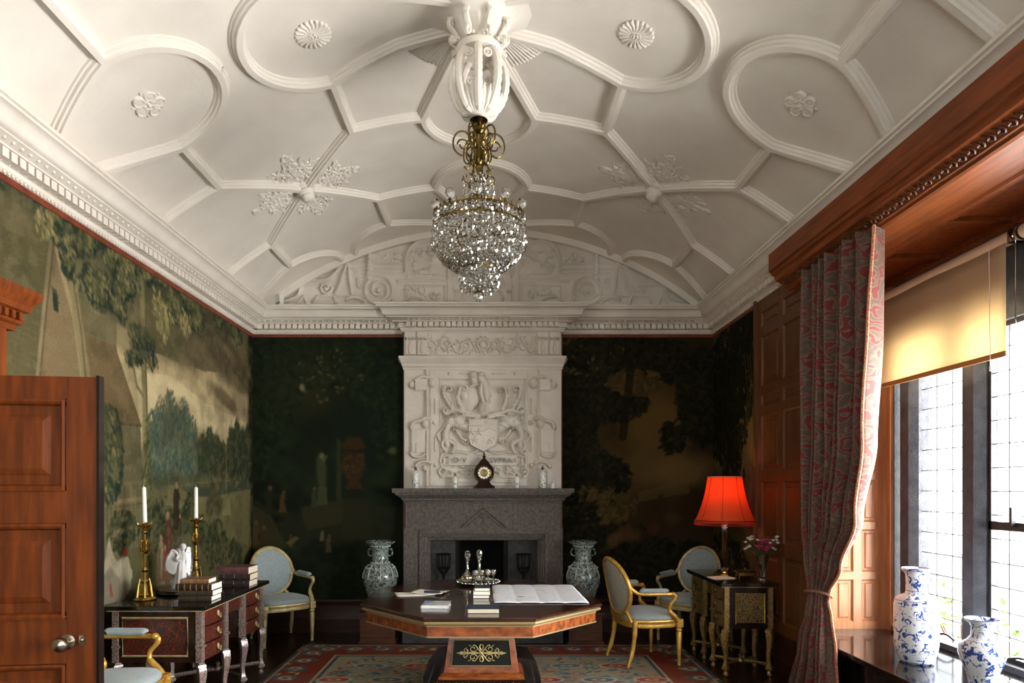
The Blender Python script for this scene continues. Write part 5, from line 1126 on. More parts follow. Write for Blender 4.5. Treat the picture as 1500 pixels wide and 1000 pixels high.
decanter(TX - .092, TY - .015, 'left decanter on the tray, round bodied and holding pale wine', True); decanter(TX + .01, TY + .065, 'right decanter on the tray, slender one standing behind the wine glasses', False)
gp = [(TX - .02, TY - .075, 'first small stemmed glass, next to the round decanter'), (TX + .035, TY - .05, 'small stemmed glass in front of the slender decanter'), (TX + .09, TY - .07, 'small stemmed glass at the front right of the tray'), (TX + .085, TY + .005, 'small stemmed glass second from the tray right edge'), (TX + .135, TY - .02, 'small stemmed glass nearest the right rim of the tray')]
G0 = None
for i, (x, y, lb) in enumerate(gp):
    if G0 is None:
        G0 = thing('wine_glass', (x, y, TH + .0175), lb, 'glass', 'small stemmed glasses on the tray'); b = MB()
        b.lathe([(.022, 0), (.022, .002), (.005, .006), (.0035, .012), (.004, .03), (.0035, .052), (.010, .060), (.022, .074), (.026, .09), (.024, .112), (.0228, .112), (.0246, .09), (.020, .076), (.001, .063)], 18, caps=False); b.build('bowl_and_stem', M['tableglass'], G0)
    else: copy_tree(G0, None, lb, (x, y, TH + .0175))

# ================================================================ ARMCHAIRS
def make_chair(label, gold, fabric, backfab):
    t = thing('armchair', (0, 0, 0), label, 'armchair', 'oval-backed gilt armchairs')
    def seat_out(k, n=40):
        out = []
        for i in range(n):
            a = 2 * PI * i / n; cx_, sy_ = math.cos(a), math.sin(a)
            x = .285 * abs(cx_) ** .62 * (1 if cx_ > 0 else -1); y = .26 * abs(sy_) ** .7 * (1 if sy_ > 0 else -1); x *= (1 - .16 * (y / .26 + 1) / 2)
            out.append((x * k, y * k))
        return out
    b = MB(); b.loft([[(x, y, z) for x, y in seat_out(k)] for k, z in ((.90, .345), (.985, .35), (1.0, .365), (.985, .375), (.985, .395), (1.01, .405), (1.0, .418), (.9, .42))]); b.build('seat_frame', gold, t, smooth=40)
    b = MB(); b.loft([[(x, y, z) for x, y in seat_out(k)] for k, z in ((.93, .41), (.965, .425), (.96, .445), (.90, .462), (.70, .476), (.35, .483), (.05, .485))]); b.build('seat', fabric, t, smooth=80)
    for sx in (-1, 1):
        b = MB(); b.cbox((sx * .25, -.205, .385), (.056, .056, .07)); b.lathe([(.012, 0), (.018, .01), (.014, .03), (.016, .05), (.026, .30), (.021, .31), (.030, .322), (.024, .335), (.026, .35)], 16, (sx * .25, -.205, 0)); 
        b.sphere((sx * .25, -.236, .385), .018, 10, 6, 1, .5); b.build('leg', gold, t, smooth=30)
        b = MB(); b.tube(spline([(sx * .20, .20, .41), (sx * .203, .205, .30), (sx * .207, .23, .15), (sx * .215, .272, .03), (sx * .215, .276, .008)], 6), [.024] * 8 + [.02] * 8 + [.015] * 9, 10); b.build('leg', gold, t)
    tilt = .20
    def bk(a, rr, d=0): x = .225 * rr * math.cos(a); z = .25 * rr * math.sin(a); return (x, .265 + (z + .25) * tilt + d - .05 * (abs(x) / .225) ** 2, .70 + z)
    b = MB(); b.tube([bk(a, 1) for a in [2 * PI * i / 48 for i in range(48)]], .020, 10, closed=True); b.tube([bk(a, 1.0, -.012) for a in [2 * PI * i / 48 for i in range(48)]], .012, 6, closed=True)
    for sx in (-1, 1): b.tube(spline([(sx * .19, .225, .40), (sx * .165, .245, .46), bk(-PI / 2 + sx * .62, 1.0)], 5), .018, 8)
    b.build('backrest_frame', gold, t)
    b = MB()
    for sg, fab in ((-1, 0), (1, 0)):
        rings = [[bk(2 * PI * i / 36, k, sg * dd) for i in range(36)] for k, dd in ((.96, .004), (.9, .020), (.7, .032), (.4, .038), (.02, .040))]
        if sg > 0: rings = [[bk(2 * PI * i / 36, k, dd) for i in range(36)] for k, dd in ((.96, .0), (.9, .006), (.5, .008), (.02, .008))]
        b.cur = 0 if sg < 0 else 1; b.loft(rings, True, False); b.add(rings[-1], [tuple(range(36))])
    b.build('backrest', [fabric, backfab], t, smooth=60)
    for sx in (-1, 1):
        b = MB(); P = spline([bk(0.1 if sx > 0 else PI - .1, 1), (sx * .245, .20, .665), (sx * .268, .08, .655), (sx * .28, -.04, .652), (sx * .285, -.12, .648)], 6)
        b.tube(P, [.017] * len(P), 10); b.tube(spline([(sx * .285, -.12, .648), (sx * .287, -.145, .632), (sx * .285, -.135, .60), (sx * .278, -.10, .555), (sx * .272, -.10, .50), (sx * .268, -.15, .45), (sx * .262, -.185, .41)], 5), [.018] * 10 + [.015] * 10 + [.022] * 11, 10)
        b.sphere((sx * .285, -.125, .65), .026, 12, 8, 1, 1, .8); arm = b.build('arm', gold, t)
        b = MB(); b.tube(spline([(sx * .252, .165, .677), (sx * .258, .15, .685), (sx * .268, .05, .682), (sx * .276, -.05, .680), (sx * .278, -.065, .672)], 6), [.006] + [.03] * 23 + [.006], 12, flat=.75); b.build('arm_pad', fabric, arm, smooth=60)
    return t
ch = make_chair('gilt oval-backed armchair standing on the rug, right of the octagonal table', M['gold'], M['blue'], M['grey']); ch.location = (1.40, 5.86, .014); ch.rotation_euler[2] = math.radians(105)
ch2 = make_chair('pale gilt armchair with blue oval back in left corner behind the bureau', M['palegold'], M['blue'], M['blue']); ch2.location = (-2.22, 6.66, 0); ch2.rotation_euler[2] = math.radians(40)
copy_tree(ch, None, 'gilt armchair by the left wall, half hidden by the open oak door', (-2.30, 3.80, 0), math.radians(90))
copy_tree(ch2, None, 'dimly lit armchair in the right corner behind the red-shaded lamp', (2.07, 6.70, 0), math.radians(-40))

# ================================================================ BUREAUX (Mazarin type: two pedestals of drawers on scrolled legs)
def boulle(name, ground, inlay, k=.5, sc=26, metal=.5):
    m, nt, bs, N, L = nmat(name); tc = N('ShaderNodeTexCoord'); n = N('ShaderNodeTexNoise'); n.inputs['Scale'].default_value = sc; n.inputs['Detail'].default_value = 1
    L(tc.outputs['Object'], n.inputs[0]); w_ = N('ShaderNodeMath'); w_.operation = 'MULTIPLY'; w_.inputs[1].default_value = 46; s1 = N('ShaderNodeMath'); s1.operation = 'SINE'; L(n.outputs[0], w_.inputs[0]); L(w_.outputs[0], s1.inputs[0])
    r = N('ShaderNodeValToRGB'); e = r.color_ramp.elements; e[0].position = k; e[1].position = k + .08; e[0].color = (*lin(ground), 1); e[1].color = (*lin(inlay), 1); L(s1.outputs[0], r.inputs[0]); L(r.outputs[0], bs.inputs['Base Color'])
    ml = N('ShaderNodeMath'); ml.operation = 'MULTIPLY'; ml.inputs[1].default_value = metal; gt = N('ShaderNodeMath'); gt.operation = 'GREATER_THAN'; gt.inputs[1].default_value = k; L(s1.outputs[0], gt.inputs[0]); L(gt.outputs[0], ml.inputs[0]); L(ml.outputs[0], bs.inputs['Metallic'])
    bs.inputs['Roughness'].default_value = .28; bs.inputs['Coat Weight'].default_value = .3; return m
def bureau(loc, L_, D, H, label, mats, rz=0):
    """local: front (drawers) faces +x, long side along y"""
    top, body, strip, inlay, hand = mats; t = thing('writing_bureau', loc, label, 'bureau', None, rz); ZB = .41; hx, hy = D / 2, L_ / 2
    b = MB(); b.box(-hx, hx, -hy, hy, H - .030, H); b.build('bureau_top', top, t, smooth=0, bevel=.006)
    b = MB(); b.loft([[(-hx + .012, -hy + .012, z), (hx - .012, -hy + .012, z), (hx - .012, hy - .012, z), (-hx + .012, hy - .012, z)] for z in (H - .038, H - .030)]); b.build('brass_edge', hand, t, smooth=0)
    pw = L_ * .34; x0, x1 = -hx + .05, hx - .045
    peds = ((-hy + .04, -hy + .04 + pw), (hy - .04 - pw, hy - .04))
    b = MB()
    for y0, y1 in peds: b.box(x0, x1 - .02, y0, y1, ZB, H - .035)
    b.box(x0, x1 - .16, peds[0][1], peds[1][0], ZB + .04, H - .035); b.box(x0, x1 - .03, peds[0][1], peds[1][0], H - .16, H - .035); b.build('carcase', body, t, smooth=0)
    for y0, y1 in peds:
        for k in range(3):
            dz = (H - .04 - ZB) / 3; z0 = ZB + .006 + k * dz; bul = .022
            b = MB(); b.loft([[(x1 - .03, y0 + .05, z0), (x1 - .006, y0 + .05, z0), (x1 - .006, y0 + .05, z0 + dz - .012), (x1 - .03, y0 + .05, z0 + dz - .012)]] +
                            [[(x1 - .03, y, z0), (x1 - .006 + bul * math.sin(PI * (y - y0 - .05) / (y1 - y0 - .1)), y, z0), (x1 - .006 + bul * math.sin(PI * (y - y0 - .05) / (y1 - y0 - .1)), y, z0 + dz - .012), (x1 - .03, y, z0 + dz - .012)] for y in np.linspace(y0 + .05, y1 - .05, 9)])
            d = b.build('drawer', inlay, t, smooth=25)
            for yy in (y0 + .05 + (y1 - y0 - .1) * .5,):
                b = MB(); b.sphere((x1 + bul, yy, z0 + dz / 2), .016, 10, 6, .5, 1, 1.5); b.tube([(x1 + bul + .008, yy - .025, z0 + dz / 2 - .004), (x1 + bul + .02, yy, z0 + dz / 2 - .028), (x1 + bul + .008, yy + .025, z0 + dz / 2 - .004)], .0035, 6); b.build('drawer_pull', hand, d)
        # marquetry end panels with a moulded frame
        ye = y0 if y0 < 0 else y1; sg = -1 if y0 < 0 else 1
        b = MB(); b.box(x0 + .06, x1 - .10, ye - .003, ye + .003, ZB + .05, H - .09); pn_ = b.build('marquetry_panel', inlay, t, smooth=0)
        b = MB(); b.tube([(x, ye + sg * .004, z) for x, z in ((x0 + .055, ZB + .045), (x1 - .095, ZB + .045), (x1 - .095, H - .085), (x0 + .055, H - .085))], .009, 6, closed=True); b.build('panel_moulding', hand, pn_, smooth=30)
        for yc in (y0 + .012, y1 - .012):
            for xc, dr_ in ((x1 - .012, 1), (x0 + .012, -1)):
                # pilaster strip, console and scrolled foot: one leg
                b = MB(); b.cur = 0; b.box(xc - .024, xc + .016, yc - .024, yc + .024, ZB + .0, H - .038); b.box(xc - .028, xc + .026, yc - .028, yc + .028, ZB + .10, ZB + .115)
                b.lathe([(.040, 0), (.036, .012), (.028, .018), (.028, .028)], 4, (xc, yc, ZB - .03)); b.build('leg', strip, t, smooth=20)
                lg = list(t.children)[-1] if False else None
                b = MB(); P = spline([(xc, yc, ZB - .02), (xc + dr_ * .008, yc, .33), (xc + dr_ * .004, yc, .25), (xc - dr_ * .004, yc, .17), (xc, yc, .10), (xc, yc, .085)], 5)
                b.tube(P, [.032, .033, .034, .035, .036, .035, .033, .031, .029, .027, .025, .024, .022, .021, .020, .019, .018, .018, .018, .020, .022, .024, .026, .028, .03, .03][:len(P)], 4)
                b.lathe([(.035, .065), (.035, .085)], 4, (xc, yc, 0)); b.lathe([(.008, 0), (.020, .008), (.022, .025), (.012, .045), (.028, .06), (.03, .066)], 12, (xc, yc, 0)); b.build('leg', strip, t, smooth=25)
        b = MB(); ym = (y0 + y1) / 2; za = .10
        for s_ in (-1, 1):
            b.tube(spline([(x1 - .012, ym + s_ * (pw / 2 - .012), za), ((x0 + x1) / 2 + .09, ym + s_ * .05, za), ((x0 + x1) / 2, ym, za)], 5), .015, 4); b.tube(spline([(x0 + .012, ym + s_ * (pw / 2 - .012), za), ((x0 + x1) / 2 - .09, ym + s_ * .05, za), ((x0 + x1) / 2, ym, za)], 5), .015, 4)
        b.lathe([(.03, .085), (.035, .10), (.03, .115), (.012, .13), (.02, .15), (.001, .165)], 12, ((x0 + x1) / 2, ym, 0)); b.build('stretcher', strip, t, smooth=30)
    b = MB(); yk = (peds[0][1] + .05, peds[1][0] - .05); b.loft([[(x1 - .17, y, ZB + .05), (x1 - .15 + .05 * math.sin(PI * (y - yk[0]) / (yk[1] - yk[0])), y, ZB + .05), (x1 - .15 + .05 * math.sin(PI * (y - yk[0]) / (yk[1] - yk[0])), y, H - .17), (x1 - .17, y, H - .17)] for y in np.linspace(yk[0], yk[1], 9)])
    b.build('kneehole_door', strip, t, smooth=25)
    b = MB(); b.box(x1 - .05, x1 - .012, yk[0] - .03, yk[1] + .03, H - .14, H - .05); b.build('drawer', inlay, t, smooth=0, bevel=.003)
    return t
redb = boulle('red_boulle', (58, 38, 27), (140, 34, 28), .80, 16, 0); pinks = boulle('pewter_inlay', (92, 70, 64), (176, 160, 152), .2, 44, .3)
brn = mat('bureau_brown', (52, 34, 24), (36, 22, 16), 12, .25, coat=.3)
bureau((-2.29, 4.915, 0), 1.23, .69, .80, 'long dark red bureau with drawers and inlaid legs against left wall', (M['black'], brn, pinks, redb, M['palegold']))
golb = boulle('brass_boulle', (40, 30, 22), (178, 150, 92), .0, 40, .6); golst = boulle('brass_strips', (60, 44, 28), (196, 160, 90), -.2, 50, .6)
bureau((2.165, 5.82, 0), .95, .49, .80, 'ornate black and brass inlaid bureau carrying the red lamp', (M['black'], M['ebony'], golst, golb, M['brass']), PI)

# ================================================================ THINGS ON THE LEFT BUREAU
TB = .80
cs_prof = [(.001, 0), (.075, 0), (.078, .008), (.068, .018), (.05, .028), (.052, .04), (.042, .05), (.03, .12), (.034, .135), (.022, .15), (.020, .20), (.028, .215), (.016, .235), (.016, .33), (.026, .345), (.030, .36), (.018, .375), (.018, .43), (.015, .47), (.022, .485), (.014, .50), (.020, .515), (.046, .53), (.05, .54), (.018, .535), (.016, .56)]
def candlestick(loc, label, lean):
    t = thing('candlestick', loc, label, 'candlestick', 'tall brass candlesticks'); b = MB(); b.lathe(cs_prof, 8, smooth=0) if False else b.lathe(cs_prof, 10); b.build('stem', M['brass'], t, smooth=20)
    for k in range(6):
        b = MB(); a = k * PI / 3; b.tube([(.055 * math.cos(a), .055 * math.sin(a), .02), (.046 * math.cos(a), .046 * math.sin(a), .10), (.034 * math.cos(a), .034 * math.sin(a), .155)], [.009, .006, .003], 6); b.sphere((.05 * math.cos(a), .05 * math.sin(a), .022), .012, 8, 5)
        b.tube([(.03 * math.cos(a), .03 * math.sin(a), .345), (.032 * math.cos(a), .032 * math.sin(a), .40), (.018 * math.cos(a), .018 * math.sin(a), .43)], [.007, .004, .002], 5)
        b.tube([(.03 * math.cos(a), .03 * math.sin(a), .532), (.052 * math.cos(a), .052 * math.sin(a), .545), (.056 * math.cos(a), .056 * math.sin(a), .558)], .006, 5)
        b.tube([(0, 0, .03), (.05 * math.cos(a), .05 * math.sin(a), .03)], .005, 5); b.tube([(0, 0, .35), (.03 * math.cos(a), .03 * math.sin(a), .35)], .004, 5); b.tube([(0, 0, .535), (.03 * math.cos(a), .03 * math.sin(a), .535)], .004, 5); b.build('buttress', M['brass'], t)
    b = MB(); b.lathe([(.001, .54), (.0165, .54), (.0145, .80), (.012, .808), (.001, .812)], 14); b.tube([(0, 0, .81), (.001, 0, .822)], .0015, 5); o = b.build('candle', M['wax'], t); o.rotation_euler = (0, lean, 0) ; o.location = (-.54 * math.sin(lean), 0, 0)
candlestick((-2.50, 4.56, TB), 'tall brass candlestick with leaning white candle at the near end of the bureau', -.03); candlestick((-2.46, 5.26, TB), 'tall brass candlestick with white candle behind the white statuette', .0)
b = MB(); b.lathe([(.001, 0), (.095, 0), (.095, .003), (.001, .003)], 28); 
t = thing('glass_dome', (-2.40, 4.88, TB), 'clear glass dome on a black base covering the white statuette', 'glass dome')
b = MB(); b.lathe([(.001, 0), (.165, 0), (.172, .01), (.165, .022), (.155, .03), (.001, .03)], 36); b.build('base', M['black'], t)
b = MB(); pr = [(.148, .031), (.148, .34), (.14, .39), (.115, .43), (.07, .456), (.02, .465), (.001, .466)]; b.lathe(pr, 40, caps=False); b.build('dome', M['dome'], t, smooth=60)
# winged figure
t = thing('angel_statuette', (-2.395, 4.87, TB + .032), 'small white marble statuette of a winged draped figure inside the glass dome', 'statuette', rz=-.15)
b = MB(); b.lathe([(.001, 0), (.062, 0), (.062, .012), (.05, .02), (.001, .022)], 20); b.build('plinth', M['parian'], t)
def body_ring(z, cx, cy, rx, ry, n=36, fl=0, ph=0): return [(cx + rx * math.cos(a) * (1 + fl * math.sin(9 * a + ph)), cy + ry * math.sin(a) * (1 + fl * math.sin(9 * a + ph)), z) for a in [2 * PI * i / n for i in range(n)]]
b = MB(); b.loft([body_ring(z, cx, cy, rx, ry, fl=f, ph=z * 18) for z, cx, cy, rx, ry, f in ((.02, -.012, 0, .058, .044, .10), (.06, -.006, 0, .050, .038, .10), (.11, 0, 0, .043, .033, .08), (.15, .006, 0, .036, .030, .06), (.185, .010, 0, .033, .027, .03), (.205, .012, 0, .024, .020, .02), (.23, .013, 0, .029, .021, .02), (.255, .016, 0, .033, .022, .0), (.272, .017, 0, .030, .018, 0), (.282, .018, 0, .014, .012, 0), (.292, .02, 0, .010, .010, 0), (.300, .022, 0, .012, .013, 0), (.312, .025, -.001, .017, .019, 0), (.326, .026, -.001, .018, .020, 0), (.340, .024, 0, .013, .015, 0), (.346, .022, 0, .003, .004, 0))]); b.build('draped_body', M['parian'], t, smooth=70)
for s_, pts in ((-1, [(.0, -.026, .262), (-.006, -.038, .235), (.012, -.046, .215), (.040, -.036, .222)]), (1, [(.034, .022, .262), (.046, .032, .235), (.056, .022, .205), (.050, .002, .185)])):
    b = MB(); P = spline(pts, 5); b.tube(P, [.011 - .005 * i / (len(P) - 1) for i in range(len(P))], 8); h = P[-1]; b.sphere(tuple(h), .007, 8, 6, 1, .7, 1.2); [b.tube([tuple(h), (h.x + .010, h.y + (k - 1.5) * .003, h.z + .004 - .001 * k)], [.002, .0014], 5) for k in range(4)]; b.build('arm', M['parian'], t, smooth=60)
for s_ in (-1, 1):
    b = MB()
    for k in range(15):                                   # long overlapping feathers from a raised shoulder of the wing
        u = k / 14; r0 = Vector((-.012 - .040 * math.sin(PI * .5 * u), s_ * (.012 + .014 * u), .235 + .055 * math.sin(PI * .62 * u))); L_ = .05 + .105 * math.sin(PI * (.25 + .6 * u))
        a = -PI / 2 - .10 - .35 * u; e = r0 + Vector((math.cos(a) * L_, s_ * .012, math.sin(a) * L_)); b.tube([r0, (r0 + e) / 2 + Vector((-.006, s_ * .004, 0)), e], [.011, .012, .005], 6)
    b.tube(spline([(-.006, s_ * .012, .225), (-.022, s_ * .020, .275), (-.050, s_ * .028, .292), (-.066, s_ * .03, .262)], 6), .011, 8)
    b.build('wing', M['parian'], t)
b = MB(); b.sphere((.018, 0, .328), .020, 12, 8, 1, 1.05, .9); b.sphere((-.002, 0, .325), .010, 8, 6); b.build('hair', M['parian'], t)
brownl = mat('tan_leather', (150, 110, 78), (120, 82, 56), 30, .5); dkl = mat('dark_brown_leather', (60, 40, 28), (42, 28, 20), 30, .4); grnl = mat('olive_leather', (66, 60, 44), (52, 46, 34), 30, .5); maul = mat('maroon_leather', (100, 66, 66), (80, 50, 52), 30, .4); blkl = mat('black_leather', (44, 36, 36), None, rough=.35)
z = TB
for i, (w_, d_, h_, m_, lb) in enumerate(((.235, .17, .036, grnl, 'olive book at the bottom of the four-book stack by the statuette'), (.24, .175, .038, grnl, 'second book up in the four-book stack by the statuette, olive with pale pages'), (.255, .18, .046, dkl, 'dark ribbed-spine book third up in the stack by the statuette'), (.20, .14, .032, brownl, 'tan leather book on top of the four-book stack'))):
    t = book('b', w_, d_, h_, m_, (-2.11 + (0, .004, -.006, -.012)[i], 4.58, z), (.0, .02, -.01, .03)[i], lb, 'four old books stacked near the statuette', 'y', pagemat=M['paper']); z += h_ + .001
    bands(t, w_, d_, h_, M['brassline'] if i >= 2 else m_, 6 if i == 2 else 4)
z = TB
for i, (w_, d_, h_, m_, lb) in enumerate(((.25, .19, .05, blkl, 'bottom black book in the stack of three at the far end of the bureau'), (.25, .19, .052, blkl, 'middle black book in the stack of three at the far end of the bureau'), (.26, .20, .058, maul, 'maroon book on top of the stack at the far end of the bureau'))):
    t = book('b', w_, d_, h_, m_, (-2.10 + (0, .004, -.005)[i], 5.24, z), (.0, .02, -.03)[i], lb, 'three large books at the far end of the bureau', 'y'); z += h_ + .001
    bands(t, w_, d_, h_, M['silver'] if i < 2 else m_, 3)

# ================================================================ THINGS ON THE RIGHT BUREAU
LX, LY = 2.14, 5.86
t = thing('table_lamp', (LX, LY, TB), 'tall glass column table lamp with glowing red pleated shade', 'lamp')
b = MB(); b.lathe([(.001, 0), (.085, 0), (.085, .014), (.05, .025), (.03, .04), (.001, .045)], 8); b.build('base', M['brass'], t, smooth=20)
b = MB(); b.lathe([(.001, .04), (.03, .045), (.034, .06), (.026, .07), (.026, .44), (.034, .45), (.034, .465), (.012, .48), (.001, .48)], 8); b.build('column', M['crystal'], t, smooth=20)
b = MB(); b.tube([(0, 0, .475), (0, 0, .60)], .009, 8); b.lathe([(.018, .56), (.018, .63)], 12); b.build('fitting', M['brass'], t)
m, nt, bs, N, L = nmat('bulb_glow'); bs.inputs['Emission Color'].default_value = (1, .62, .25, 1); bs.inputs['Emission Strength'].default_value = 20
b = MB(); b.sphere((0, 0, .70), .030, 14, 10, 1, 1, 1.2); b.build('bulb', m, t)
prof = [(.265, .49), (.262, .50), (.235, .56), (.205, .64), (.180, .73), (.162, .82), (.150, .905)]
b = MB(); b.lathe(prof + [(r_ - .002, z_) for r_, z_ in prof[::-1]], 64, caps=False)
sh_ = b.build('lamp_shade', emission_cloth('red_silk', (226, 112, 66), .55), t, smooth=60)
b = MB(); b.tube([(.150 * math.cos(a), .150 * math.sin(a), .905) for a in [k * PI / 24 for k in range(48)]], .005, 6, closed=True); b.build('top_ring', mat('shade_binding', (214, 150, 110), None, rough=.6), sh_)
b = MB()
for k in range(8):
    a = k * PI / 4 + .35; b.tube([((r_ + .002) * math.cos(a), (r_ + .002) * math.sin(a), z_) for r_, z_ in prof], .0022, 5)
b.tube([(.267 * math.cos(a), .267 * math.sin(a), .505) for a in [k * PI / 24 for k in range(48)]], .005, 6, closed=True); b.build('shade_rib', mat('rib_braid', (120, 22, 14), None, rough=.7), sh_)
b = MB()
for k in range(120): a = 2 * PI * k / 120; b.tube([(.266 * math.cos(a), .266 * math.sin(a), .495), (.267 * math.cos(a), .267 * math.sin(a), .462)], .0035, 4)
b.build('fringe', mat('fringe_silk', (170, 34, 22), None, rough=.7), sh_)
l = bpy.data.lights.new('lamp_bulb', 'POINT'); l.energy = 3.6; l.color = (1, .62, .32); l.shadow_soft_size = .04; lo = bpy.data.objects.new('lamp_bulb', l); lo.location = (LX, LY, TB + .79); COL.objects.link(lo)
# flowers
t = thing('flower_vase', (2.315, 5.45, TB), 'cut glass vase of pink and white flowers beside the red lamp', 'vase of flowers')
t.scale = (1.18, 1.18, 1.12)
pr = [(.028, 0), (.03, .01), (.022, .03), (.030, .10), (.045, .21), (.047, .215), (.043, .212), (.027, .10), (.018, .035), (.001, .02)]
b = MB(); b.lathe(pr, 12, caps=False); b.build('glass_vase', M['crystal'], t, smooth=20)
r = random.Random(2); stems, lv = MB(), MB(); pk = mat('pink_petal', (214, 84, 130), (190, 60, 110), 40, .6); wh = mat('white_petal', (238, 236, 230), None, rough=.6); gr = mat('flower_leaf', (74, 92, 60), (52, 70, 44), 12, .6)
def blossom(p, s, m, n=7, nm='flower'):
    b = MB()
    for layer in range(2):
        for k in range(n):
            a = 2 * PI * k / n + layer * .4; up = .25 + .5 * layer; d = Vector((math.cos(a), math.sin(a), up)).normalized(); q_ = Vector(p) + d * s * .5; sd = Vector((-math.sin(a), math.cos(a), 0)) * s * .32; tp = Vector(p) + d * s + Vector((0, 0, s * .1))
            b.add([Vector(p), q_ + sd, tp, q_ - sd], [(0, 1, 2, 3)])
    b.sphere(p, s * .22, 8, 6); b.build(nm, m, t, smooth=60)
pts = [(-.05, -.05, .26, .042, pk), (.0, -.06, .25, .045, pk), (.035, -.04, .27, .04, pk), (-.02, -.03, .30, .04, pk), (.03, .0, .30, .038, pk)]
for x, y, z_, s, m_ in pts: stems.tube([(0, 0, .04), (x * .5, y * .5, .18), (x, y, z_)], .0022, 5); blossom((x, y, z_), s, m_, 8)
for k in range(30):
    a = r.uniform(-PI, PI); rr_ = r.uniform(.07, .13); x, y, z_ = rr_ * math.cos(a), rr_ * .5 * math.sin(a) - .01, .24 + r.uniform(0, .11)
    stems.tube([(0, 0, .05), (x * .4, y * .4, .2), (x, y, z_)], .0016, 4); blossom((x, y, z_), .018, wh, 6)
for k in range(60):
    a = r.uniform(-PI, PI); rr_ = r.uniform(.04, .13); c0 = Vector((rr_ * math.cos(a), rr_ * .6 * math.sin(a), .21 + r.uniform(0, .12))); d = Vector((math.cos(a), math.sin(a), r.uniform(-.3, .8))).normalized() * .04; s_ = d.cross(Vector((0, 0, 1))).normalized() * .009; lv.add([c0 - d, c0 + s_, c0 + d, c0 - s_], [(0, 1, 2, 3)])
stems.build('stem', gr, t); lv.build('foliage', gr, t)
t = thing('gilt_casket', (2.185, 5.50, TB), 'small gilt openwork casket standing on the bureau between lamp and flowers', 'casket')
b = MB(); b.box(-.07, .07, -.045, .045, .045, .075); b.build('body', M['oldbrass'], t, smooth=0, bevel=.004)
b = MB(); b.loft([[(-h, -h * .64, z_), (h, -h * .64, z_), (h, h * .64, z_), (-h, h * .64, z_)] for h, z_ in ((.078, .075), (.082, .082), (.07, .092), (.02, .098))]); b.sphere((0, 0, .102), .008); b.build('lid', M['oldbrass'], t, smooth=0)
for sx in (-1, 1):
    for sy in (-1, 1): b = MB(); b.tube(spline([(sx * .06, sy * .036, .05), (sx * .068, sy * .042, .03), (sx * .06, sy * .036, .012), (sx * .07, sy * .044, .003)], 4), .006, 6); b.build('foot', M['oldbrass'], t)
for i in range(2):
    b = MB(); b.box(-.10, .10, -.07, .07, 0, .003); o = b.build('paper_sheet', M['paper'], smooth=0, loc=(2.035, 5.66 + .01 * i, TB + .001 + .0035 * i), rz=.2 + .1 * i); tag(o, ('lower' if i == 0 else 'upper') + ' folded letter lying on the right bureau at the foot of the lamp', 'paper', 'letters under the lamp')

# ================================================================ PORCELAIN
def china(name, ground, ink, sc, k0, k1, ink2=None):
    m, nt, bs, N, L = nmat(name); tc = N('ShaderNodeTexCoord'); n = N('ShaderNodeTexNoise'); n.inputs['Scale'].default_value = sc; n.inputs['Detail'].default_value = 6; n.inputs['Roughness'].default_value = .6; n.inputs['Distortion'].default_value = 1.2
    L(tc.outputs['Object'], n.inputs[0]); r = N('ShaderNodeValToRGB'); e = r.color_ramp.elements; e[0].position = k0; e[1].position = k1; e[0].color = (*lin(ink), 1); e[1].color = (*lin(ground), 1)
    if ink2: q_ = r.color_ramp.elements.new((k0 + k1) / 2); q_.color = (*lin(ink2), 1)
    L(n.outputs[0], r.inputs[0]); L(r.outputs[0], bs.inputs['Base Color']); bs.inputs['Roughness'].default_value = .14; bs.inputs['Coat Weight'].default_value = .4; return m
canton = china('canton_china', (146, 154, 147), (50, 62, 60), 40, .44, .52, (100, 118, 114)); bw = china('blue_white', (232, 236, 240), (40, 68, 146), 24, .42, .47, (90, 120, 186)); bwz = mat('blue_line', (60, 90, 160), None, rough=.2); cw = china('famille_china', (226, 226, 218), (60, 84, 84), 60, .40, .46)
def floor_vase(x, y, zb, label):
    t = thing('floor_vase', (x, y, zb), label, 'vase', 'tall oriental vases flanking the fireplace')
    b = MB(); b.lathe([(.001, 0), (.105, 0), (.11, .01), (.10, .03), (.112, .10), (.15, .20), (.178, .29), (.18, .35), (.16, .42), (.115, .475), (.088, .50), (.085, .56), (.088, .64), (.10, .67), (.14, .69), (.155, .705), (.158, .715), (.15, .718), (.10, .69), (.08, .66), (.075, .55), (.001, .54)], 36); b.build('body', canton, t, smooth=60)
    for sx in (-1, 1): b = MB(); b.tube(spline([(sx * .086, 0, .63), (sx * .118, 0, .625), (sx * .128, 0, .595), (sx * .115, 0, .565), (sx * .088, 0, .56)], 5), [.008] * 21, 8); b.sphere((sx * .118, 0, .63), .014, 8, 6); b.build('handle', canton, t)
    b = MB()
    for z_, r_ in ((.49, .094), (.44, .15), (.665, .10)):
        for k in range(22): a = 2 * PI * k / 22; b.sphere((r_ * math.cos(a), r_ * math.sin(a), z_), .010, 6, 5)
    for k in range(8):
        a = PI * k / 4 + .2; ca, sa = math.cos(a), math.sin(a); b.tube([(rr_ * ca, rr_ * sa, z_) for rr_, z_ in ((.118, .475), (.15, .44), (.176, .38), (.181, .33))], .006, 5)
    b.build('applied_ornament', mat('pale_glaze', (170, 180, 172), None, rough=.2), t)
VY_ = 6.68
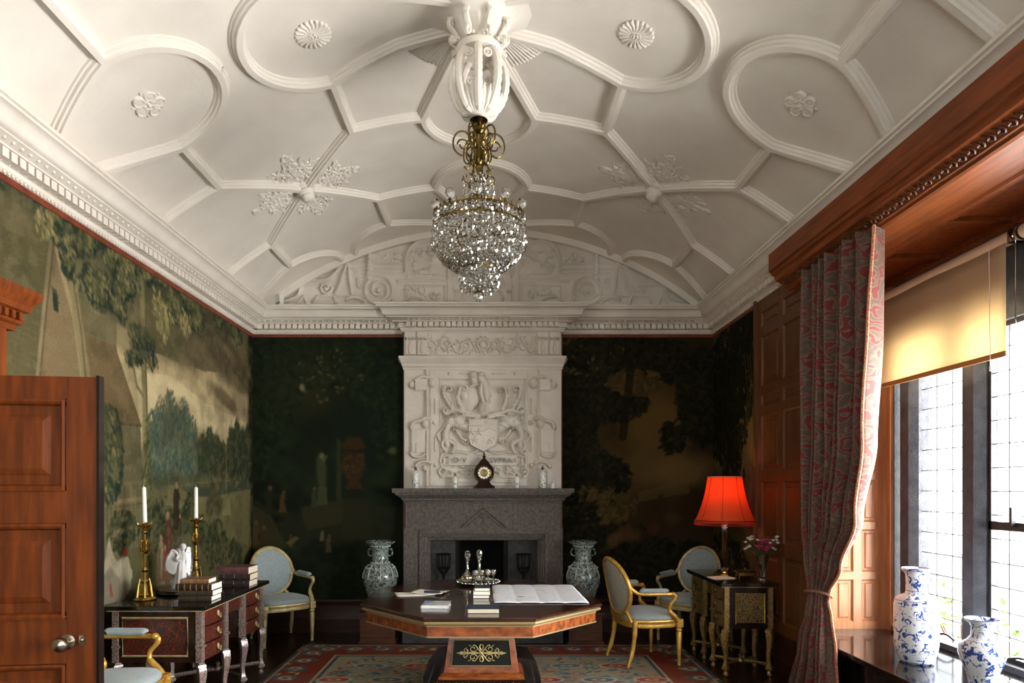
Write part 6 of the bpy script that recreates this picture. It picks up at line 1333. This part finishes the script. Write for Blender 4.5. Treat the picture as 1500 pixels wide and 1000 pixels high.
for x0, x1, sd in ((-1.375, -.995, 'left'), (.765, 1.135, 'right')):
    b = MB(); b.box(x0, x1, 6.49, 6.89, 0.0, .035); b.box(x0 + .012, x1 - .012, 6.50, 6.88, .035, .30); b.box(x0 - .004, x1 + .004, 6.485, 6.89, .30, .33)
    o = b.build('wooden_pedestal', M['oakdark'], smooth=0, bevel=.004); tag(o, 'low square brown wooden pedestal under the floor vase %s of the fireplace' % sd, 'pedestal', 'vase pedestals')
    floor_vase((x0 + x1) / 2, VY_, .33, 'tall grey-green patterned vase with handles %s of the fireplace' % sd)
t = thing('blue_vase', (2.78, 4.17, .46), 'tall cylindrical blue and white vase standing on the window seat', 'vase')
b = MB(); b.lathe([(.001, 0), (.088, 0), (.096, .012), (.118, .07), (.126, .12), (.128, .38), (.120, .415), (.095, .435), (.064, .45), (.058, .47), (.060, .57), (.066, .585), (.082, .60), (.085, .615), (.080, .618), (.056, .59), (.052, .46), (.001, .45)], 40); b.build('body', bw, t, smooth=60)
b = MB(); [b.tube([(r_ * math.cos(a), r_ * math.sin(a), z_) for a in [k * PI / 20 for k in range(40)]], .002, 5, closed=True) for r_, z_ in ((.097, .012), (.122, .408), (.060, .47), (.084, .603))]; b.build('blue_ring', bwz, t)
t = thing('blue_vase', (2.85, 3.70, .46), 'small blue and white baluster vase on the window seat at the picture corner', 'vase')
b = MB(); b.lathe([(.001, 0), (.062, 0), (.065, .01), (.072, .05), (.10, .12), (.118, .18), (.112, .225), (.075, .255), (.055, .28), (.052, .33), (.066, .355), (.085, .372), (.088, .38), (.08, .38), (.05, .345), (.045, .28), (.001, .27)], 40); b.build('body', bw, t, smooth=60)
b = MB(); [b.tube([(r_ * math.cos(a), r_ * math.sin(a), z_) for a in [k * PI / 20 for k in range(40)]], .002, 5, closed=True) for r_, z_ in ((.066, .01), (.077, .252), (.087, .378))]; b.build('blue_ring', bwz, t)

# ================================================================ MANTEL SHELF
MZ, MYY = 1.60, 6.87
def mvase(x, h, rr_, label, grp, cap):
    t = thing('mantel_vase', (x, MYY, MZ), label, 'vase', grp); b = MB(); b.lathe([(.001, 0), (rr_ * .8, 0), (rr_ * .85, .006), (rr_ * .95, h * .25), (rr_, h * .55), (rr_ * .9, h * .66), (rr_ * .45, h * .74), (rr_ * .38, h * .80), (rr_ * .5, h * .83), (.001, h * .83)], 24); b.build('body', cw, t, smooth=60)
    b = MB(); b.lathe([(.001, h * .82), (rr_ * .42, h * .82), (rr_ * .42, h * .88), (rr_ * .2, h * .93), (rr_ * .16, h), (.001, h * 1.01)], 12); b.build('stopper', cap, t, smooth=40)
cap1 = mat('cap_brown', (96, 62, 48), None, rough=.4); cap2 = mat('cap_red', (150, 60, 56), None, rough=.4)
mvase(-.835, .235, .042, 'larger white patterned lidded vase at the left end of the mantel', None, cap1); mvase(-.408, .165, .032, 'small white patterned lidded vase on mantel, left of the clock', None, cap2)
mvase(.258, .16, .032, 'small white patterned red-capped vase on mantel, right of the clock', None, cap2); mvase(.538, .245, .042, 'larger white patterned lidded vase near the right end of the mantel', None, cap1)
b = MB(); b.lathe([(.001, 0), (.026, 0), (.026, .05), (.024, .058), (.008, .066), (.007, .10), (.001, .102)], 16); o = b.build('small_bottle', mat('milk_glass', (214, 216, 220), None, rough=.15), loc=(.645, MYY - .02, MZ)); tag(o, 'small plain white bottle at the right end of the mantel', 'bottle')
t = thing('mantel_clock', (-.095, MYY, MZ), 'dark waisted mantel clock with white numeral ring and gilt finial', 'clock')
out = [(-.105, 0), (-.10, .02), (-.088, .035), (-.075, .045), (-.062, .07), (-.062, .095), (-.085, .115), (-.098, .15), (-.10, .18), (-.088, .215), (-.068, .245), (-.055, .275), (-.035, .30), (-.018, .318), (0, .325)]
out = out + [(-x, z_) for x, z_ in out[-2::-1]]
b = MB(); n = len(out); b.add([(x, -.055, z_) for x, z_ in out] + [(x, .055, z_) for x, z_ in out], [tuple(range(n)), tuple(range(2 * n - 1, n - 1, -1))] + [(i, n + i, n + (i + 1) % n, (i + 1) % n) for i in range(n)]); b.build('case', mat('tortoiseshell', (52, 28, 20), (34, 17, 13), 14, .7, spec=.15), t, smooth=0)
b = MB(); b.lathe([(.001, 0), (.078, 0), (.078, .008), (.066, .012), (.001, .012)], 36); o = b.build('dial', M['oldbrass'], t); o.location = (0, -.055, .165); o.rotation_euler = (PI / 2, 0, 0)
for k in range(12):
    a = k * PI / 6; b = MB(); b.lathe([(.001, 0), (.013, 0), (.013, .004), (.001, .005)], 12, (.052 * math.sin(a), .052 * math.cos(a), .012)); q_ = b.build('numeral_plaque', M['white'], o)
b = MB(); b.tube([(0, 0, .018), (.024, .022, .018)], .002, 4); b.tube([(0, 0, .018), (-.004, .044, .018)], .0018, 4); b.sphere((0, 0, .018), .005); b.build('hand', M['ebony'], o)
b = MB(); b.lathe([(.001, .31), (.022, .315), (.014, .33), (.02, .345), (.008, .36), (.012, .375), (.003, .39), (.001, .405)], 10)
for sx in (-1, 1): b.tube(spline([(sx * .062, -.058, .08), (sx * .09, -.058, .11), (sx * .104, -.058, .16), (sx * .09, -.058, .22), (sx * .06, -.058, .26)], 5), .006, 6); b.tube(spline([(sx * .09, -.058, .03), (sx * .112, -.058, .015), (sx * .105, -.058, .002)], 5), .007, 6); b.sphere((sx * .105, -.055, .012), .012)
b.build('gilt_mounts', M['oldbrass'], t)
b = MB(); b.box(-.021, .021, -.012, .012, 0, .125); o = b.build('alarm_sensor', M['white'], smooth=0, loc=(-2.31, 6.95, 3.592), bevel=.003); tag(o, 'small white box standing on the cornice at left end of the lunette', 'box')

# ================================================================ PLASTER PENDANT AND CHANDELIER
PX_, PY_ = -.085, 3.85
ZT = vz(PX_)
pd = thing('plaster_pendant', (PX_, PY_, 0), 'white plaster openwork pendant hanging from the ceiling centre above the chandelier', 'ceiling pendant')
b = MB(); b.lathe([(.34, ZT - .012), (.26, ZT - .03), (.20, ZT - .06), (.17, ZT - .09), (.165, 4.36), (.12, 4.30), (.11, 4.26), (.125, 4.255), (.128, 4.235), (.12, 4.225), (.10, 4.22), (.001, 4.22)], 8, caps=False); b.build('hub', M['plaster'], pd, smooth=35)
for k in range(8):
    a = k * PI / 4 + PI / 8; ca, sa = math.cos(a), math.sin(a); b = MB()
    pts = [(.165 + .0, 4.395), (.185, 4.385), (.19, 4.35), (.165, 4.325), (.145, 4.30), (.15, 4.27), (.172, 4.262)]
    b.tube([(r_ * ca, r_ * sa, z_) for r_, z_ in [(p.x, p.y) for p in spline(pts, 5)]], .020, 8, flat=.6)
    for rr_, z_, q_ in ((.186, 4.368, .026), (.168, 4.272, .022)):
        b.tube([(rr_ * ca + u * ca, rr_ * sa + u * sa, z_ + w_) for u, w_ in spiral((0, 0), q_, .006, 1, 1.2, 14)], .008, 6)
    for j in (-1, 0, 1): b.sphere((.135 * ca - j * .022 * sa, .135 * sa + j * .022 * ca, 4.275), .012, 8, 6)
    b.build('scroll_bracket', M['plaster'], pd)
b = MB(); b.lathe([(.10, 4.215), (.132, 4.218), (.14, 4.235), (.14, 4.252), (.128, 4.262), (.10, 4.262)], 32); b.build('collar', M['plaster'], pd)
cage = [(.085, 4.235), (.125, 4.19), (.152, 4.13), (.162, 4.06), (.155, 3.99), (.128, 3.92), (.09, 3.880), (.055, 3.876)]
for k in range(8):
    a = k * PI / 4; ca, sa = math.cos(a), math.sin(a); P = [(p.x, p.y) for p in spline(cage, 5)]; b = MB(); rr_ = [.021 + .006 * abs(math.sin(i * 1.1)) for i in range(len(P))]
    b.tube([(r_ * ca, r_ * sa, z_) for r_, z_ in P], rr_, 8); [b.sphere(((r_ + .016) * ca, (r_ + .016) * sa, z_), .010, 6, 5) for r_, z_ in P[6::4]]
    a2 = a + PI / 8; c2, s2 = math.cos(a2), math.sin(a2)
    for z_, r_ in ((4.155, .142),):
        b.tube([(r_ * c2 - u * s2, r_ * s2 + u * c2, z_ + w_) for u, w_ in [(.022 * math.cos(q_), .02 * math.sin(q_)) for q_ in [j * PI / 7 for j in range(14)]]], .008, 6, closed=True); b.sphere((r_ * c2, r_ * s2, z_), .010, 6, 5)
    b.build('cage_rib', M['plaster'], pd)
b = MB(); b.lathe([(.03, 3.842), (.06, 3.85), (.105, 3.885), (.118, 3.93), (.112, 3.93), (.095, 3.895), (.05, 3.87), (.001, 3.87)], 32)
for k in range(24):
    a = 2 * PI * k / 24; ca, sa = math.cos(a), math.sin(a); b.tube([(.05 * ca, .05 * sa, 3.852), (.098 * ca, .098 * sa, 3.878), (.128 * ca, .128 * sa, 3.93), (.146 * ca, .146 * sa, 3.975 + .03 * (k % 3 == 0))], [.006, .012, .015, .003], 6)
b.build('leaf_cup', M['plaster'], pd)

cd = thing('chandelier', (PX_, PY_, 0), 'crystal tent and bag chandelier with brass scroll stem hanging under the pendant', 'chandelier')
OB = M['oldbrass']
b = MB(); b.lathe([(.001, 3.832), (.03, 3.832), (.050, 3.830), (.054, 3.828), (.03, 3.822), (.016, 3.812), (.024, 3.80), (.034, 3.785), (.036, 3.76), (.024, 3.745), (.03, 3.73), (.018, 3.70), (.016, 3.66), (.028, 3.64), (.036, 3.61), (.030, 3.58), (.018, 3.56), (.024, 3.545), (.016, 3.52), (.022, 3.49), (.012, 3.46), (.014, 3.35), (.010, 3.2), (.010, 3.0), (.02, 2.98), (.001, 2.97)], 18); b.build('stem', OB, cd)
for k in range(6):
    a = k * PI / 3 + .15; ca, sa = math.cos(a), math.sin(a); b = MB()
    F2 = lambda pts: [(r_ * ca, r_ * sa, z_) for r_, z_ in pts]
    b.tube(F2([(p.x, p.y) for p in spline([(.025, 3.60), (.05, 3.57), (.075, 3.60), (.07, 3.66), (.05, 3.69), (.035, 3.67), (.045, 3.645)], 6)]), .005, 6)
    b.tube(F2([(p.x, p.y) for p in spline([(.020, 3.75), (.04, 3.79), (.055, 3.78), (.06, 3.74), (.045, 3.69), (.02, 3.66)], 6)]), .0055, 6)
    b.tube(F2([(p.x, p.y) for p in spline([(.05, 3.72), (.085, 3.755), (.13, 3.745), (.155, 3.70), (.15, 3.645), (.11, 3.61), (.075, 3.625), (.055, 3.60), (.055, 3.55), (.075, 3.53), (.09, 3.545)], 6)]), .0055, 6)
    b.tube(F2(spiral((.095, 3.675), .036, .020, 0, 1.0, 20)), .005, 6)
    b.build('brass_scroll', OB, cd)
    b = MB(); b.tube(F2([(p.x, p.y) for p in spline([(.02, 3.46), (.05, 3.44), (.085, 3.455), (.095, 3.48), (.08, 3.495), (.075, 3.48)], 5)]), .0045, 6); b.sphere(F2([(.095, 3.462)])[0], .011, 8, 6); b.build('small_arm', OB, cd)
    b = MB(); b.tube(F2([(.022, 3.50), (.045, 3.38), (.12, 3.28), (.255, 3.236)]), .006, 6); b.build('ring_stay', OB, cd)
def hoop(r_, z_, h, nm, wd=.006, leaf=False):
    b = MB(); b.lathe([(r_ - wd, z_), (r_ + wd, z_), (r_ + wd * 1.3, z_ + h / 2), (r_ + wd, z_ + h), (r_ - wd, z_ + h)], 64, caps=False); b.lathe([(r_ - wd, z_), (r_ - wd, z_ + h)], 64, caps=False)
    if leaf:
        for k in range(40): a = 2 * PI * k / 40; ca, sa = math.cos(a), math.sin(a); b.tube([(r_ * ca, r_ * sa, z_ + h), ((r_ + .006) * ca, (r_ + .006) * sa, z_ + h + .012), ((r_ + .002) * ca, (r_ + .002) * sa, z_ + h + .024)], [.007, .006, .002], 5)
    return b.build(nm, OB, cd)
hoop(.268, 3.225, .012, 'upper_hoop', leaf=True); hoop(.272, 3.162, .012, 'lower_hoop'); hoop(.118, 2.912, .014, 'small_hoop')
CR = M['drop']
GR = random.Random(4)
def gem(b, p, s, sz=1.3):
    p = Vector(p); R_ = Euler((GR.uniform(-.5, .5), GR.uniform(-.5, .5), GR.uniform(0, 2))).to_matrix(); vs = [p + R_ @ Vector(q_) for q_ in [(0, 0, s * sz)] + [(s * math.cos(a), s * math.sin(a), 0) for a in [k * PI / 3 for k in range(6)]] + [(0, 0, -s * sz)]]
    b.add(vs, [(0, 1 + k, 1 + (k + 1) % 6) for k in range(6)] + [(7, 1 + (k + 1) % 6, 1 + k) for k in range(6)])
# strings of cut drops: one built, the rest copies turned about the axis
def string(path, s, step, name, count, r0=0, ph=0, jit=0):
    """path in (radius, z); beads every `step` metres"""
    var = []
    for vi in range(4):
        var.append(string1(path, s, step, name, vi))
    for k in range(count):
        c_ = var[k] if k < 4 else var[k % 4].copy()
        if k >= 4: COL.objects.link(c_)
        c_.rotation_euler[2] = ph + 2 * PI * k / count
def string1(path, s, step, name, vi):
    b = MB(); P = [Vector((p.x, p.y)) for p in spline(path, 6)] if len(path) > 2 else [Vector(p) for p in path]; acc = step * vi / 5; gem(b, (P[0].x, 0, P[0].y), s)
    for i in range(1, len(P)):
        seg = (P[i] - P[i - 1]).length; d = 0
        while acc + (seg - d) >= step:
            d += step - acc; acc = 0; q_ = P[i - 1].lerp(P[i], d / seg); gem(b, (q_.x, 0, q_.y), s * (1 + .25 * math.sin(q_.y * 60)))
        acc += seg - d
    return b.build(name, CR, cd, smooth=0)
string([(.272, 3.218), (.275, 3.18)], .013, .022, 'rim_crystals', 48, ph=.02)
string([(.276, 3.155), (.284, 3.11), (.279, 3.06), (.242, 3.005), (.182, 2.955), (.122, 2.918)], .0108, .0215, 'crystal_string', 60)
string([(.255, 3.155), (.257, 3.10), (.24, 3.04), (.19, 2.98), (.12, 2.925)], .011, .022, 'inner_crystal_string', 48, ph=.05)
string([(.020, 3.50), (.045, 3.42), (.075, 3.34), (.15, 3.27), (.262, 3.238)], .0085, .018, 'tent_string', 24, ph=.1)
string([(.092, 3.45), (.09, 3.38), (.086, 3.31)], .008, .016, 'short_drop', 14, ph=.2)
string([(.120, 2.908), (.118, 2.86), (.108, 2.80)], .0105, .021, 'fringe_drop', 26)
string([(.100, 2.908), (.095, 2.85), (.078, 2.785)], .0105, .021, 'inner_fringe_drop', 20, ph=.1)
string([(.07, 2.91), (.065, 2.84), (.048, 2.78)], .0105, .021, 'core_fringe_drop', 12, ph=.1)
for k in range(10):
    a = 2 * PI * k / 10 + .3; b = MB(); b.sphere((0, 0, .045), .029, 14, 10); o = b.build('crystal_ball', M['glass'], cd, smooth=60); o.location = (.270 * math.cos(a), .270 * math.sin(a), 3.247)
    b = MB(); b.lathe([(.010, -.01), (.006, 0), (.012, .008), (.004, .018)], 8); b.build('ball_cup', OB, o)
b = MB(); b.sphere((0, 0, 2.762), .034, 14, 9); b.tube([(0, 0, 2.97), (0, 0, 2.79)], .004, 6); b.build('bottom_ball', CR, cd, smooth=0)
b = MB(); b.lathe([(.03, 2.79), (.02, 2.80), (.008, 2.81)], 12); b.build('ball_cap', OB, cd)
for k in range(6): a = k * PI / 3; b = MB(); b.tube([(.27 * math.cos(a), .27 * math.sin(a), 3.162), (.272 * math.cos(a), .272 * math.sin(a), 3.23)], .005, 6); b.build('hoop_post', OB, cd)
for k in range(3): a = k * PI / 3 + .3; b = MB(); b.tube([(.27 * math.cos(a), .27 * math.sin(a), 3.168), (-.27 * math.cos(a), -.27 * math.sin(a), 3.168)], .004, 6); b.build('cross_bar', OB, cd)
